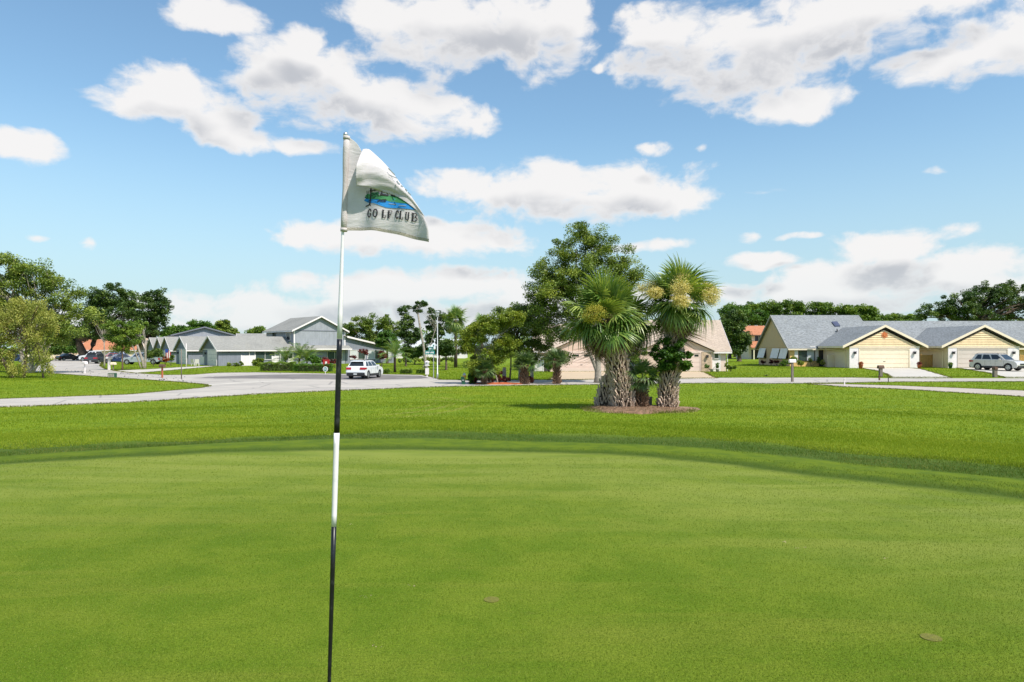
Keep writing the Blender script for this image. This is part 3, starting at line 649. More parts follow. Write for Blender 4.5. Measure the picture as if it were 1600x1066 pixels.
def patch(polys, name, mat, off=-0.0025):
    mb = MB()
    for P in polys:   # P: closed outline in flag coordinates, cut into small triangles so that it follows the cloth
        tr = tessellate_polygon([[Vector((x, y, 0)) for x, y in P]])
        def sub(a, b, c, k):
            if k == 0 or max(math.dist(a, b), math.dist(b, c), math.dist(a, c)) < 16:
                i = len(mb.v); mb.v += [fz(q[0], q[1], dym(*q)+off) for q in (a, b, c)]; mb.f.append((i, i+1, i+2)); return
            ab, bc, ca = [((u[0]+v[0])/2, (u[1]+v[1])/2) for u, v in ((a, b), (b, c), (c, a))]
            for q in ((a, ab, ca), (ab, b, bc), (ca, bc, c), (ab, bc, ca)): sub(*q, k-1)
        for t3 in tr: sub(*[P[i] if isinstance(i, int) else (i[0], i[1]) for i in t3], 3)
    return mb.build(name, mat, flag)
patch([[(350,628),(372,600),(400,605),(470,615),(540,622),(600,612),(640,622),(700,655),(770,706),(782,722),(700,716),(620,706),(540,700),(490,682),(440,660),(380,646)]], 'printed_water', M['ink_blue'], -0.0022)
patch([[(358,608),(362,585),(380,572),(396,580),(415,565),(440,573),(470,572),(485,600),(520,606),(570,604),(630,612),(700,648),(742,682),(640,664),(560,650),(520,640),(470,632),(400,622)]], 'printed_bank', M['ink_green'], -0.0027)
lines = [([(404,530),(407,600),(402,650),(396,672)], 13), ([(365,676),(385,672),(404,668),(408,680)], 9), ([(372,548),(374,580),(380,610)], 5), ([(356,600),(375,612),(398,612)], 6), ([(385,548),(388,575)], 4),
         ([(420,575),(440,590),(455,582),(470,598),(486,610)], 6), ([(410,560),(430,552),(450,560)], 5), ([(425,612),(440,618),(455,606)], 5), ([(436,545),(438,560)], 4), ([(380,640),(398,632)], 5), ([(392,552),(420,548),(470,556)], 5), ([(416,590),(424,600)], 8), ([(478,560),(480,590)], 3)]
for P, w in lines: strip(bez(P, 10), w, 'printed_tree', M['ink_black'], -0.0032)
for P in ([(468,656),(486,650),(480,642)], [(488,640),(520,646),(545,640)], [(490,652),(520,656),(540,652)], [(470,644),(500,640),(540,636)], [(560,668),(620,676)], [(640,688),(700,694)]): strip(bez(P, 8), 5, 'printed_ripple', M['ink_black'] if P[0][0] < 500 else M['ink_grey'], -0.0032)
for P, w in (([(492,598),(520,600),(556,606)], 12), ([(505,570),(503,598)], 12), ([(540,575),(556,606)], 6), ([(575,600),(612,610)], 11), ([(585,590),(583,604)], 11)): strip(bez(P, 8), w, 'printed_letter', M['ink_black'], -0.0035)
# GOLF CLUB lettering
GLY = {'G': [([(.86,.74),(.70,.96),(.45,1),(.16,.80),(.10,.5),(.16,.2),(.45,0),(.72,.06),(.82,.2),(.82,.44)], .20), ([(.58,.45),(1,.45)], .09), ([(.86,.98),(.86,.66)], .08)],
       'O': [([(.5,1),(.18,.82),(.10,.5),(.18,.18),(.5,0),(.82,.18),(.90,.5),(.82,.82),(.5,1)], .21)],
       'L': [([(.32,1),(.32,0)], .24), ([(.08,1),(.58,1)], .09), ([(.08,0.02),(.95,0.02)], .09), ([(.93,0),(.93,.34)], .09)],
       'F': [([(.32,1),(.32,0)], .24), ([(.08,.98),(.94,.98)], .09), ([(.08,0.02),(.60,0.02)], .09), ([(.92,1),(.92,.68)], .09), ([(.32,.52),(.72,.52)], .10), ([(.72,.68),(.72,.36)], .08)],
       'C': [([(.86,.74),(.70,.96),(.45,1),(.16,.80),(.10,.5),(.16,.2),(.45,0),(.72,.05),(.90,.26)], .19), ([(.88,.98),(.88,.66)], .08)],
       'U': [([(.28,1),(.28,.25),(.42,.02),(.62,.02),(.80,.22),(.80,1)], .17), ([(.06,.98),(.50,.98)], .09), ([(.62,.98),(.98,.98)], .09)],
       'B': [([(.28,1),(.28,0)], .24), ([(.06,.98),(.62,.98),(.84,.78),(.60,.54),(.28,.54)], .13), ([(.60,.54),(.92,.30),(.64,.02),(.06,.02)], .15)]}
for ch, x, y, w, h in (('G',383,766,35,62),('O',433,772,40,62),('L',504,779,32,60),('F',545,782,40,60),('C',614,786,25,60),('L',643,795,34,62),('U',688,800,36,60),('B',734,807,52,62)):
    mb_parts = MB()
    for P, tw in GLY[ch]:
        Q = [(x+u*w+4*v_, y-v_*h+u*4) for u, v_ in P]; Q = bez(Q, 14) if len(Q) > 3 else [pl(Q, i/5) for i in range(6)] if len(Q) == 2 else bez(Q, 8)
        n = len(Q); k = len(mb_parts.v); wd = tw*52
        for i, (a, b) in enumerate(Q):
            p, q = Q[max(i-1, 0)], Q[min(i+1, n-1)]; dx, dy = q[0]-p[0], q[1]-p[1]; l = math.hypot(dx, dy) or 1
            ox, oy = -dy/l*wd/2, dx/l*wd/2
            mb_parts.v += [fz(a+ox, b+oy, dym(a+ox, b+oy)-0.0030), fz(a-ox, b-oy, dym(a-ox, b-oy)-0.0030)]
        mb_parts.f += [(k+2*i, k+2*i+1, k+2*i+3, k+2*i+2) for i in range(n-1)]
    mb_parts.build('letter', M['ink_black'], flag)
# lettering showing along the folded edge
for P, w in (([(562,402),(585,424),(612,452)], 6), ([(566,452),(590,462),(628,478)], 5), ([(628,500),(640,520),(655,532)], 9), ([(663,540),(680,556)], 8), ([(700,572),(716,592)], 8), ([(722,600),(745,622)], 6)):
    mb = MB()
    Q = bez(P, 6)
    for x, y in Q:
        s = next((i/60 for i in range(61) if pl(TOP, i/60)[0] >= x), 1); d = dym(x, y)-0.026
        mb.v += [fz(x-w/2, y+w/2, d), fz(x+w/2, y-w/2, d)]
    mb.f = [(2*i, 2*i+1, 2*i+3, 2*i+2) for i in range(len(Q)-1)]; mb.build('reversed_lettering', M['ink_grey'], flag)

# ================================================================== VEGETATION
def unit(n):
    v = rng.normal(size=(n, 3)); return v/np.linalg.norm(v, axis=1, keepdims=True)
def leaves(name, C, size, mat, tint, parent=None, flat=0.35, aspect=0.55, droop=0.0, kind=None):
    """one folded rhombus per leaf centre"""
    n = len(C); N = unit(n); N[:, 2] = np.abs(N[:, 2])+flat; N /= np.linalg.norm(N, axis=1, keepdims=True)
    A = np.cross(N, unit(n)); A /= np.linalg.norm(A, axis=1, keepdims=True)
    if droop: A[:, 2] -= droop; A /= np.linalg.norm(A, axis=1, keepdims=True)
    B = np.cross(N, A); sz = (size*rng.uniform(0.6, 1.35, n))[:, None]
    V = np.stack([C-A*sz, C-B*sz*aspect, C+A*sz, C+B*sz*aspect], 1)
    return link(name, np_mesh(name, V.reshape(-1, 3), np.arange(4*n).reshape(n, 4), mat, np.repeat(np.clip(tint, 0, 1), 4)), parent)
def clumps(blobs, per, cr, nleaf, shell=0.55, flatc=0.7, gap=0.0):
    """blobs: ellipsoids (centre, radii); clump centres spread through each; leaf centres in each clump"""
    vol = np.array([b[1][0]*b[1][2] for b in blobs]); vol = vol/vol.sum(); CC = []
    for (c, r), f in zip(blobs, vol):
        n = max(3, int(per*f)); u = unit(n); rr = rng.uniform(shell**3, 1, n)**(1/3)
        low = u[:, 2] < -0.45; u[low, 2] *= 0.6
        CC.append(np.array(c)+u*rr[:, None]*np.array(r))
    CC = np.concatenate(CC); k = rng.integers(0, len(CC), nleaf)
    s = rng.uniform(0.6, 1.3, len(CC))*cr; ct = rng.normal(0.45, 0.17, len(CC))
    u = unit(nleaf)*(rng.uniform(0, 1, nleaf)**0.45)[:, None]*s[k][:, None]; u[:, 2] *= flatc
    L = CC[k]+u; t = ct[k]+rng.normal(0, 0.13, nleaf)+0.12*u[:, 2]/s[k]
    return CC, L, t
def limbs(CC, base, top, r0, mat, parent, n=14, name='branch', fork=0.25, sides=6):
    """curved limbs from the trunk to clump centres, one mesh"""
    mb = MB(); sel = CC[rng.choice(len(CC), min(n, len(CC)), replace=False)]
    top = Vector(top); base = Vector(base)
    for c in sel:
        c = Vector(c); st = top.lerp(base, random.uniform(0, fork)); mid = st.lerp(c, 0.5)+Vector((random.uniform(-.3, .3), random.uniform(-.3, .3), random.uniform(0.05, .35)))*(c-st).length*0.35
        pts = [st, st.lerp(mid, 0.55), mid, mid.lerp(c, 0.55)+Vector((0, 0, .05)), c]; r = r0*random.uniform(0.5, 0.9)
        mb.tube(pts, [r, r*0.8, r*0.58, r*0.38, r*0.15], sides, False)
    return mb.build(name, mat, parent, True)
def tree(name, label, cat, px, Y, blobs, mat, nleaf=14000, size=0.13, per=70, cr=0.9, trunk_r=0.25, bark='bark', top_py=None, bend=(0, 0), nl=14, group=None, shell=0.5, flatc=0.7, depth=0.8, extra=None, droop=0.0, limb_r=0.5, trunks=None, dt=0.0):
    """blobs in photo pixels (px, py, rx, ry[, depth offset m]) at distance Y"""
    x0, y0, z0 = at(px, Y); s = Y/F
    root = empty(name, (x0, y0, z0), label=label, cat=cat, group=group)
    BL = []
    for b in blobs:
        cx, cy, rx, ry = b[:4]; off = b[4] if len(b) > 4 else random.uniform(-0.3, 0.3)*rx*s
        BL.append((((cx-CX)*s-x0, off, CZ+(HY-cy)*s-z0), (rx*s*0.92, max(rx, ry)*s*depth, ry*s*0.92)))
    CC, L, t = clumps(BL, per, cr, nleaf, shell, flatc)
    m_ = L[:, 2] > 0.05; L, t = L[m_], t[m_]
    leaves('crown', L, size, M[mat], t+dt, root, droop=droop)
    tp = top_py if top_py else max(b[1] for b in blobs)
    for (bx, tx, tpy, r) in (trunks or [(px, px+bend[0], tp, trunk_r)]):
        X0 = (bx-CX)*s-x0; X1 = (tx-CX)*s-x0; z1 = CZ+(HY-tpy)*s-z0
        pts = [(X0+(X1-X0)*k+0.12*z1*0.3*math.sin(k*5)*(0.3 if k > 0 else 0), bend[1]*k, -0.1+(z1+0.1)*k) for k in (0, 0.12, 0.35, 0.65, 1.0)]
        MB().tube(pts, [r*1.5, r*1.1, r*0.95, r*0.8, r*0.62], 10).build('trunk', M[bark], root, True)
        limbs(CC, pts[2], pts[4], r*limb_r, M[bark], root, nl)
    return root

# ------- fans and feathers for palms
def fan_np(R_, n, width, spread, droop, seed, pet=0.9, curl=0.3):
    r = np.random.default_rng(seed); V = []; Fc = []; T = []
    # petiole: flat strip
    k = 0
    for i in range(4):
        u = i/3; V += [(pet*u, -0.018+0.004*u, 0.05*math.sin(u*3)), (pet*u, 0.018-0.004*u, 0.05*math.sin(u*3))]; T += [0.75, 0.75]
    for i in range(3): Fc.append((2*i, 2*i+1, 2*i+3, 2*i+2))
    for j in range(n):
        a = -spread+2*spread*j/(n-1)+r.normal(0, 0.02); L = R_*(0.80+0.20*math.cos(a*0.8))*r.uniform(0.86, 1.06)
        k = len(V); px0 = pet+0.05*math.cos(a); tt = r.normal(0.5, 0.16); dr = droop*r.uniform(0.7, 2.0); w = width
        zig = 0.03*(1 if j % 2 else -1)
        for i, u in enumerate((0.0, 0.30, 0.62, 0.84, 1.0)):
            rr = u*L; zz = 0.16*R_*math.cos(a)*math.sin(u*2)*0.6-dr*R_*u**2.6-curl*R_*(1-math.cos(a*0.5))*u*0.5+zig*u*(1-u)
            sh = 1-0.12*dr*u*u
            x, y = px0+math.cos(a)*rr*sh, math.sin(a)*rr*sh; ww = w*(0.35, 1.0, 0.85, 0.45, 0.05)[i]
            V += [(x+math.sin(a)*ww, y-math.cos(a)*ww, zz), (x-math.sin(a)*ww, y+math.cos(a)*ww, zz-0.012*(1-u))]; T += [tt+0.25*(u > 0.8)-0.05, tt+0.25*(u > 0.8)+0.05]
        for i in range(4): Fc.append((k+2*i, k+2*i+1, k+2*i+3, k+2*i+2))
    return np.array(V), np.array(Fc), np.clip(np.array(T), 0, 1)
def feather_np(L, n, ll, width, arch, seed, vee=0.5):
    r = np.random.default_rng(seed); V = []; Fc = []; T = []
    def rp(u): return np.array([L*math.sin(min(u*1.0, 1)*1.1)/math.sin(1.1)*(0.98), 0, arch*L*(u*1.1-1.5*u*u)])
    for i in range(9):
        u = i/8; p = rp(u); w = 0.02*(1-u)+0.004; V += [p+(0, -w, 0), p+(0, w, 0)]; T += [0.8, 0.8]
    for i in range(8): Fc.append((2*i, 2*i+1, 2*i+3, 2*i+2))
    for j in range(n):
        u = 0.10+0.9*j/(n-1); p = rp(u); q = rp(min(u+0.02, 1)); d = (q-p)/(np.linalg.norm(q-p)+1e-9) if u < 0.99 else d
        for s in (-1, 1):
            l = ll*(0.55+0.6*math.sin(u*2.6))*r.uniform(0.8, 1.15); side = np.array([0, s, 0]); out = d*0.65+side*0.8+np.array([0, 0, vee*r.uniform(0.2, 1.1)]); out /= np.linalg.norm(out)
            k = len(V); t = r.normal(0.5, 0.17)
            for i, v_ in enumerate((0, 0.5, 1.0)):
                c = p+out*l*v_+np.array([0, 0, -0.45*l*v_*v_]); ww = width*(0.7, 1, 0.08)[i]
                V += [c-d*ww, c+d*ww]; T += [t, t]
            Fc += [(k, k+1, k+3, k+2), (k+2, k+3, k+5, k+4)]
    return np.array(V), np.array(Fc), np.clip(np.array(T), 0, 1)
_vm = [0]
def vmesh(name, data, mat):
    _vm[0] += 1; return np_mesh(name, data[0], data[1], mat, np.clip(data[2]+(-0.22, 0.05, 0.28)[_vm[0] % 3], 0, 1))
FR = [vmesh('frond', fan_np(0.98, 30, 0.030, 1.95, d, 10+i, pe, 0.25), M['frond']) for i, (d, pe) in enumerate(((0.10, 0.85), (0.22, 0.9), (0.34, 0.7), (0.2, 0.5), (0.15, 0.8), (0.3, 0.6)))]
FRO = [vmesh('frond', fan_np(0.95, 30, 0.028, 1.9, d, 20+i, pe, 0.35), M['frond']) for i, (d, pe) in enumerate(((0.35, 0.85), (0.5, 0.5), (0.6, 0.7), (0.45, 0.4)))]
FRD = [vmesh('dead_frond', fan_np(0.80, 24, 0.022, 1.2, d, 30+i, 0.7, 0.5), M['frond_dead']) for i, d in enumerate((0.9, 1.2))]
FRK = [vmesh('frond', fan_np(0.85, 26, 0.028, 1.9, d, 40+i, 0.6), M['frond_dark']) for i, d in enumerate((0.12, 0.3))]
def boot_mesh(mat, L=0.30, w=0.045):
    mb = MB()
    for s in (-1, 1):   # split leaf base: two arms leaving one foot
        mb.hexa([(0.0, -w*0.5+s*0.01, 0), (0.03, -w*0.5+s*0.01, -0.01), (0.03, w*0.5+s*0.01, -0.01), (0.0, w*0.5+s*0.01, 0)],
                [(0.075, s*0.10-w*0.34, L), (0.120, s*0.10-w*0.2, L-0.02), (0.120, s*0.10+w*0.2, L-0.02), (0.075, s*0.10+w*0.34, L)])
    me = mb.mesh('boot'); me.materials.append(mat); return me
BOOT = boot_mesh(M['boot']); BOOTB = boot_mesh(M['boot_brown']); BOOTS = boot_mesh(M['boot_brown'], 0.2, 0.022)
def booted_trunk(root, pts, rads, boot, step=0.115, around=8, sc=1.0, lo=0, hi=1, keep=1.0, jitter=0.12):
    n = 14
    def P(t):
        t = t*(len(pts)-1); i = min(int(t), len(pts)-2); return Vector(pts[i]).lerp(Vector(pts[i+1]), t-i), rads[i]*(1-(t-i))+rads[i+1]*(t-i)
    c = [P(i/n) for i in range(n+1)]
    MB().tube([p for p, r in c], [r*(1+0.05*math.sin(i*2.3)) for i, (p, r) in enumerate(c)], 14).build('trunk', M['palm_core'], root, True)
    L = sum((Vector(pts[i+1])-Vector(pts[i])).length for i in range(len(pts)-1)); rows = int(L*(hi-lo)/step); cnt = 0
    for k in range(rows):
        t = lo+(hi-lo)*k/rows; p, r = P(t); d = (P(min(t+.02, 1))[0]-P(max(t-.02, 0))[0]).normalized()
        for j in range(around):
            if cnt >= 290 or random.random() > keep: continue
            a = 2*math.pi*(j+0.5*(k % 2))/around+random.uniform(-.22, .22)+k*0.05
            m_ = Matrix.Translation(p) @ d.to_track_quat('Z', 'Y').to_matrix().to_4x4() @ Matrix.Rotation(a, 4, 'Z') @ Matrix.Translation((r-0.012, 0, 0)) @ Matrix.Rotation(random.uniform(-.05, jitter+0.05), 4, 'Y') @ Matrix.Rotation(random.uniform(-jitter, jitter), 4, 'X') @ Matrix.Scale(sc*random.uniform(0.65, 1.2), 4)
            link('boot', boot, root, m_); cnt += 1
def palm_crown(root, top, n, R_, lo=-62, hi=84, dead=8, sets=None, tilt=(0, 0), squash=1.0):
    sets = sets or (FR, FRO, FRD); T = Matrix.Translation(top) @ Matrix.Rotation(tilt[0], 4, 'Y') @ Matrix.Rotation(tilt[1], 4, 'X')
    for i in range(n):
        u = (i+0.5)/n; el = R(hi-(hi-lo)*u**0.9)+random.uniform(-.2, .2); az = i*2.39996+random.uniform(-.35, .35)
        me = random.choice(sets[1] if el < R(random.uniform(-30, -8)) else sets[0])
        s = R_*random.uniform(0.82, 1.06)
        link('frond', me, root, T @ Matrix.Rotation(az, 4, 'Z') @ Matrix.Rotation(-el, 4, 'Y') @ Matrix.Rotation(random.uniform(-.5, .5), 4, 'X') @ Matrix.Scale(s, 4))
    for i in range(dead):
        el = R(random.uniform(-88, -38)); az = i*2.39996*1.3+random.uniform(-.4, .4)
        link('dead_frond', random.choice(sets[2]), root, T @ Matrix.Rotation(az, 4, 'Z') @ Matrix.Rotation(-el, 4, 'Y') @ Matrix.Rotation(random.uniform(-.5, .5), 4, 'X') @ Matrix.Scale(R_*random.uniform(0.7, 1.0), 4))
def spray(root, c, r, mat, name='flower_cluster', n=3400, size=0.017, hang=0.5):
    k = 26; u = unit(k)*np.array(r)*0.75; u[:, 2] -= hang*0.1*r[2]; j = rng.integers(0, k, n)
    L = np.array(c)+u[j]+rng.normal(size=(n, 3))*np.array(r)*0.24
    o = leaves(name, L, size, mat, rng.normal(0.5, 0.25, n), root, 0.1, 0.7)
    mb = MB()
    for q in u[:12]: mb.tube([tuple(np.array(c)-np.array((0, 0, r[2]*0.6))), tuple(np.array(c)+q*0.5), tuple(np.array(c)+q*1.2)], [0.008, 0.006, 0.003], 4, False)
    mb.build('flower_stalk', M['frond_dead'], root); return o

Yp = 27.6
def loc(px, Y, py, base): return Vector(at(px, Y, py))-Vector(base)
b1 = Vector(at(976, 27.4)); p1 = empty('sabal_palm', b1, label='front palm of the clump with the thickest leaning trunk and a single yellow flower cluster', cat='palm tree', group='sabal palms in the mulch bed')
booted_trunk(p1, [(0, 0, -0.05), loc(973, 27.4, 612, b1), loc(966, 27.4, 575, b1), loc(958, 27.4, 538, b1)], [0.44, 0.36, 0.36, 0.30], BOOT, 0.105, 9, 1.05, 0, 1)
top1 = loc(947, 27.4, 500, b1); booted_trunk(p1, [loc(958, 27.4, 540, b1), top1], [0.30, 0.2], BOOTB, 0.1, 7, 1.1)
palm_crown(p1, top1, 54, 1.13, -42, 86, 22, tilt=(-0.10, 0.0))
spray(p1, loc(927, 25.9, 490, b1), (0.46, 0.25, 0.32), M['flower_green'])
b2 = Vector(at(946, 28.3)); p2 = empty('sabal_palm', b2, label='rear palm of the clump, trunk leaning right behind the thick front trunk', cat='palm tree', group='sabal palms in the mulch bed')
booted_trunk(p2, [(0, 0, -0.05), loc(950, 28.3, 610, b2), loc(962, 28.3, 580, b2), loc(978, 28.4, 535, b2)], [0.40, 0.33, 0.28, 0.22], BOOT, 0.12, 8, 1.0, keep=0.9)
palm_crown(p2, loc(980, 28.5, 500, b2), 22, 1.0, -60, 60, 22)
spray(p2, loc(1014, 27.6, 450, b2), (0.46, 0.3, 0.34), M['flower']); spray(p2, loc(1024, 26.4, 458, b2), (0.3, 0.2, 0.2), M['flower'])
b3 = Vector(at(1043, 27.5)); p3 = empty('sabal_palm', b3, label='tallest palm, right of the clump, with yellow flower bunches and a vine on its trunk', cat='palm tree', group='sabal palms in the mulch bed')
booted_trunk(p3, [(0, 0, -0.05), loc(1044, 27.5, 606, b3), loc(1049, 27.5, 565, b3), loc(1054, 27.5, 520, b3), loc(1060, 27.5, 488, b3)], [0.36, 0.29, 0.30, 0.27, 0.2], BOOT, 0.105, 8, 1.0)
palm_crown(p3, loc(1062, 27.5, 474, b3), 50, 1.07, -42, 88, 20, tilt=(0.05, 0))
for q, r_ in (((1066, 25.9, 450), (0.42, 0.24, 0.34)), ((1064, 25.8, 470), (0.36, 0.25, 0.22)), ((1112, 26.3, 462), (0.38, 0.3, 0.34)), ((1068, 26.9, 438), (0.34, 0.25, 0.25)), ((1105, 27.0, 450), (0.3, 0.2, 0.2))):
    spray(p3, loc(q[0], q[1], q[2], b3), r_, M['flower'])
b4 = Vector(at(1000, 27.3)); p4 = empty('sabal_palm', b4, label='small young palm with short brown trunk between the two tall palm trunks', cat='palm tree', group='sabal palms in the mulch bed')
booted_trunk(p4, [(0, 0, -0.03), loc(1000, 27.3, 620, b4), loc(1003, 27.3, 596, b4)], [0.24, 0.16, 0.11], BOOTS, 0.075, 9, 1.1, jitter=0.35)
palm_crown(p4, loc(1004, 27.3, 590, b4), 24, 0.62, -40, 84, 0, (FRK, FRK, FRD))
# vine shrub wrapped round the right palm
bv = Vector(at(1048, 27.2)); bv.z += 1.75
vine = empty('climbing_shrub', bv, label='dense dark green leafy vine wrapped around the right palm trunk', cat='vine')
bl = [((0.0, 0, 0.22), (0.72, 0.6, 0.55)), ((-0.35, 0, 0.6), (0.45, 0.45, 0.4)), ((0.4, -0.1, 0.35), (0.45, 0.45, 0.5)), ((0.1, 0, 0.85), (0.4, 0.4, 0.35)), ((0.55, 0, 0.0), (0.35, 0.3, 0.2)), ((-0.5, 0, 0.0), (0.35, 0.3, 0.25))]
CC, L, t_ = clumps(bl, 90, 0.17, 9000, 0.4)
leaves('foliage', L, 0.045, M['leaf_bright'], t_-0.12, vine, 0.5, 0.75); limbs(CC, (0, 0.1, -0.3), (0, 0.1, 0.3), 0.03, M['bark'], vine, 16, 'stem')
# mulch bed under them, with dry grass rim
bed = []; bc = Vector(at(995, 27.55))
for i in range(34):
    a = 2*math.pi*i/34; r = 1+0.14*math.sin(3*a+1)+0.08*math.sin(7*a)+random.uniform(-.05, .05); x = bc.x+2.1*r*math.cos(a)+0.05; y = bc.y-0.2+1.6*r*math.sin(a); bed.append((x, y))
def mound(name, P, h, mat, c=None):
    c = c or (sum(p[0] for p in P)/len(P), sum(p[1] for p in P)/len(P)); mb = MB(); n = len(P); rings = (1.0, 0.93, 0.8, 0.6, 0.35, 0.0)
    for k in rings:
        for (x, y) in P:
            X_, Y_ = c[0]+(x-c[0])*k, c[1]+(y-c[1])*k
            mb.v.append((X_, Y_, Hs(X_, Y_)-0.02+h*(1-k**2)**0.6+(random.uniform(-.012, .02) if 0 < k < 1 else 0)+(0.03 if k < 1 else 0)))
    for r in range(len(rings)-1): mb.f += [(r*n+i, r*n+(i+1) % n, (r+1)*n+(i+1) % n, (r+1)*n+i) for i in range(n)]
    return tag(mb.build(name, mat, smooth=True), kind='structure')
mound('mulch_bed', bed, 0.16, M['mulch'])
xx = rng.uniform(-1, 1, 9000); yy = rng.uniform(-1, 1, 9000); rr = np.hypot(xx, yy); k = (rr > 0.78) & (rr < 1.12); X, Y = bc.x+2.2*xx[k], bc.y-0.2+1.66*yy[k]
M['dry_grass'] = leaf_mat('dry_grass', (0.16, 0.12, 0.05), (0.33, 0.27, 0.11), (0.48, 0.42, 0.22), 0.2, 0.8)
blades('dry_grass_rim', X, Y, rng.uniform(0.03, 0.09, len(X)), 0.014, M['dry_grass'], rng.uniform(0, 1, len(X)), 1.4)
n = 5200; a = rng.uniform(0, 2*np.pi, n); r = rng.uniform(0.45, 1.12, n)**0.7; X, Y = bc.x+2.1*r*np.cos(a), bc.y-0.2+1.62*r*np.sin(a); k = lf(X, Y, 2.9, 1.1)+rng.normal(0, 0.35, n)+2.2*(r-0.95) > 0.15
blades('bed_grass', X[k], Y[k], rng.uniform(0.07, 0.17, int(k.sum())), 0.016, M['grass_edge'], rng.uniform(0, 0.8, int(k.sum())), 1.0)
# debris chips on the mulch
n = 2600; a = rng.uniform(0, 2*np.pi, n); r = np.sqrt(rng.uniform(0, 1, n)); C_ = np.stack([bc.x+2.0*r*np.cos(a), bc.y-0.2+1.5*r*np.sin(a), np.zeros(n)], -1)
C_[:, 2] = H(C_[:, 0], C_[:, 1])+0.03+0.15*(1-r**2)**0.6+rng.uniform(0, 0.02, n)
tag(leaves('bark_chips', C_, 0.028, M['frond_dead'], rng.uniform(0, 0.9, n), None, 1.5, 0.5), kind='stuff')
bx, by, bz = at(1013, 27.9); mb = MB(); mb.box(-0.13, 0.13, -0.12, 0.12, 0, 0.46); mb.box(-0.15, 0.15, -0.14, 0.14, 0.46, 0.5)
o = mb.build('wooden_post', M['wood_grey'], bevel=0.012); o.location = (bx, by, bz); tag(o, 'short squat dark wooden post beside the small young palm', 'post')

# ================================================================== BUILDINGS
def house(name, label, px, Y, rz, z=None, cat='house', group=None):
    x, y, zz = at(px, Y); return empty(name, (x, y, zz if z is None else z), rz, label, cat, group)
def gable_house(root, x0, x1, y0, y1, eave, ridge, axis, wall, roof, ov=0.45, th=0.14, trim=None, gable=None, rake=True, fasc=0.18, walls=True):
    """wall block with gable ends plus two roof slabs; axis = direction of the ridge"""
    if axis == 'y':
        w, m = x1-x0, (x0+x1)/2
        if walls: MB().prism([(x0, -0.4), (x1, -0.4), (x1, eave), (m, ridge), (x0, eave)], y0, y1, 'y').build('wall', wall, root)
        k = (ridge-eave)/(w/2)
        for s in (-1, 1):
            e = m+s*(w/2+ov); ze = ridge-k*(w/2+ov)
            MB().prism([(m, ridge+0.02), (e, ze+0.02), (e, ze+0.02+th), (m, ridge+0.02+th)], y0-ov, y1+ov, 'y').build('roof', roof, root)
            if trim and rake: MB().prism([(m+s*0.001, ridge-0.05), (e+s*0.02, ze-0.07), (e+s*0.02, ze+th+0.04), (m+s*0.001, ridge+th+0.05)], y0-ov-0.04, y0-ov-0.004, 'y').build('bargeboard', trim, root)
            if trim: MB().box(min(e, e+s*0.04)+s*0.003, max(e, e+s*0.04)+s*0.003, y0-ov+0.01, y1+ov-0.01, ze-0.07, ze+0.11).build('fascia', trim, root)
    else:
        w, m = y1-y0, (y0+y1)/2
        if walls: MB().prism([(y0, -0.4), (y1, -0.4), (y1, eave), (m, ridge), (y0, eave)], x0, x1, 'x').build('wall', wall, root)
        k = (ridge-eave)/(w/2)
        for s in (-1, 1):
            e = m+s*(w/2+ov); ze = ridge-k*(w/2+ov)
            MB().prism([(m, ridge+0.02), (e, ze+0.02), (e, ze+0.02+th), (m, ridge+0.02+th)], x0-ov, x1+ov, 'x').build('roof', roof, root)
            if trim:
                MB().box(x0-ov+0.01, x1+ov-0.01, min(e, e+s*0.04)+s*0.003, max(e, e+s*0.04)+s*0.003, ze-0.07, ze+0.11).build('fascia', trim, root)
                if rake:
                    for xe, d in ((x0-ov, -1), (x1+ov, 1)):
                        a, b = sorted((xe+d*0.004, xe+d*0.04))
                        MB().prism([(m+s*0.001, ridge-0.05), (e+s*0.02, ze-0.07), (e+s*0.02, ze+th+0.04), (m+s*0.001, ridge+th+0.05)], a, b, 'x').build('bargeboard', trim, root)
def facing(root, side, u0, u1, z0, z1, off):
    """box on a wall: side 'f' front (y = off), 'l' left wall (x = off); returns function making a box proud by a..b"""
    def bxf(mb, a0, a1, c0, c1, p0, p1):
        if side == 'f': mb.box(a0, a1, off-p1, off-p0, c0, c1)
        elif side == 'l': mb.box(off-p1, off-p0, a0, a1, c0, c1)
        else: mb.box(off+p0, off+p1, a0, a1, c0, c1)
        return mb
    return bxf
def window(root, side, u0, u1, z0, z1, off, cols=1, rows=1, frame=None, glass=None, fw=0.07, blind=None, label=None):
    bxf = facing(root, side, u0, u1, z0, z1, off); frame = frame or M['white']; mb = MB()
    bxf(mb, u0-fw, u0, z0-fw, z1+fw, 0.003, 0.08); bxf(mb, u1, u1+fw, z0-fw, z1+fw, 0.003, 0.08)
    bxf(mb, u0, u1, z1, z1+fw, 0.003, 0.078); bxf(mb, u0, u1, z0-fw, z0, 0.003, 0.09)
    for i in range(1, cols):
        u = u0+(u1-u0)*i/cols; bxf(mb, u-0.025, u+0.025, z0, z1, 0.021, 0.065)
    for i in range(1, rows):
        z = z0+(z1-z0)*i/rows; bxf(mb, u0, u1, z-0.02, z+0.02, 0.021, 0.06)
    w = mb.build('window', frame, root)
    for i in range(cols):
        a, b = u0+(u1-u0)*i/cols, u0+(u1-u0)*(i+1)/cols
        bxf(MB(), a+0.004, b-0.004, z0+0.004, z1-0.004, 0.004, 0.02).build('pane', (blind if blind and i in blind[1] else [glass or M['glass']])[0], w)
    return w
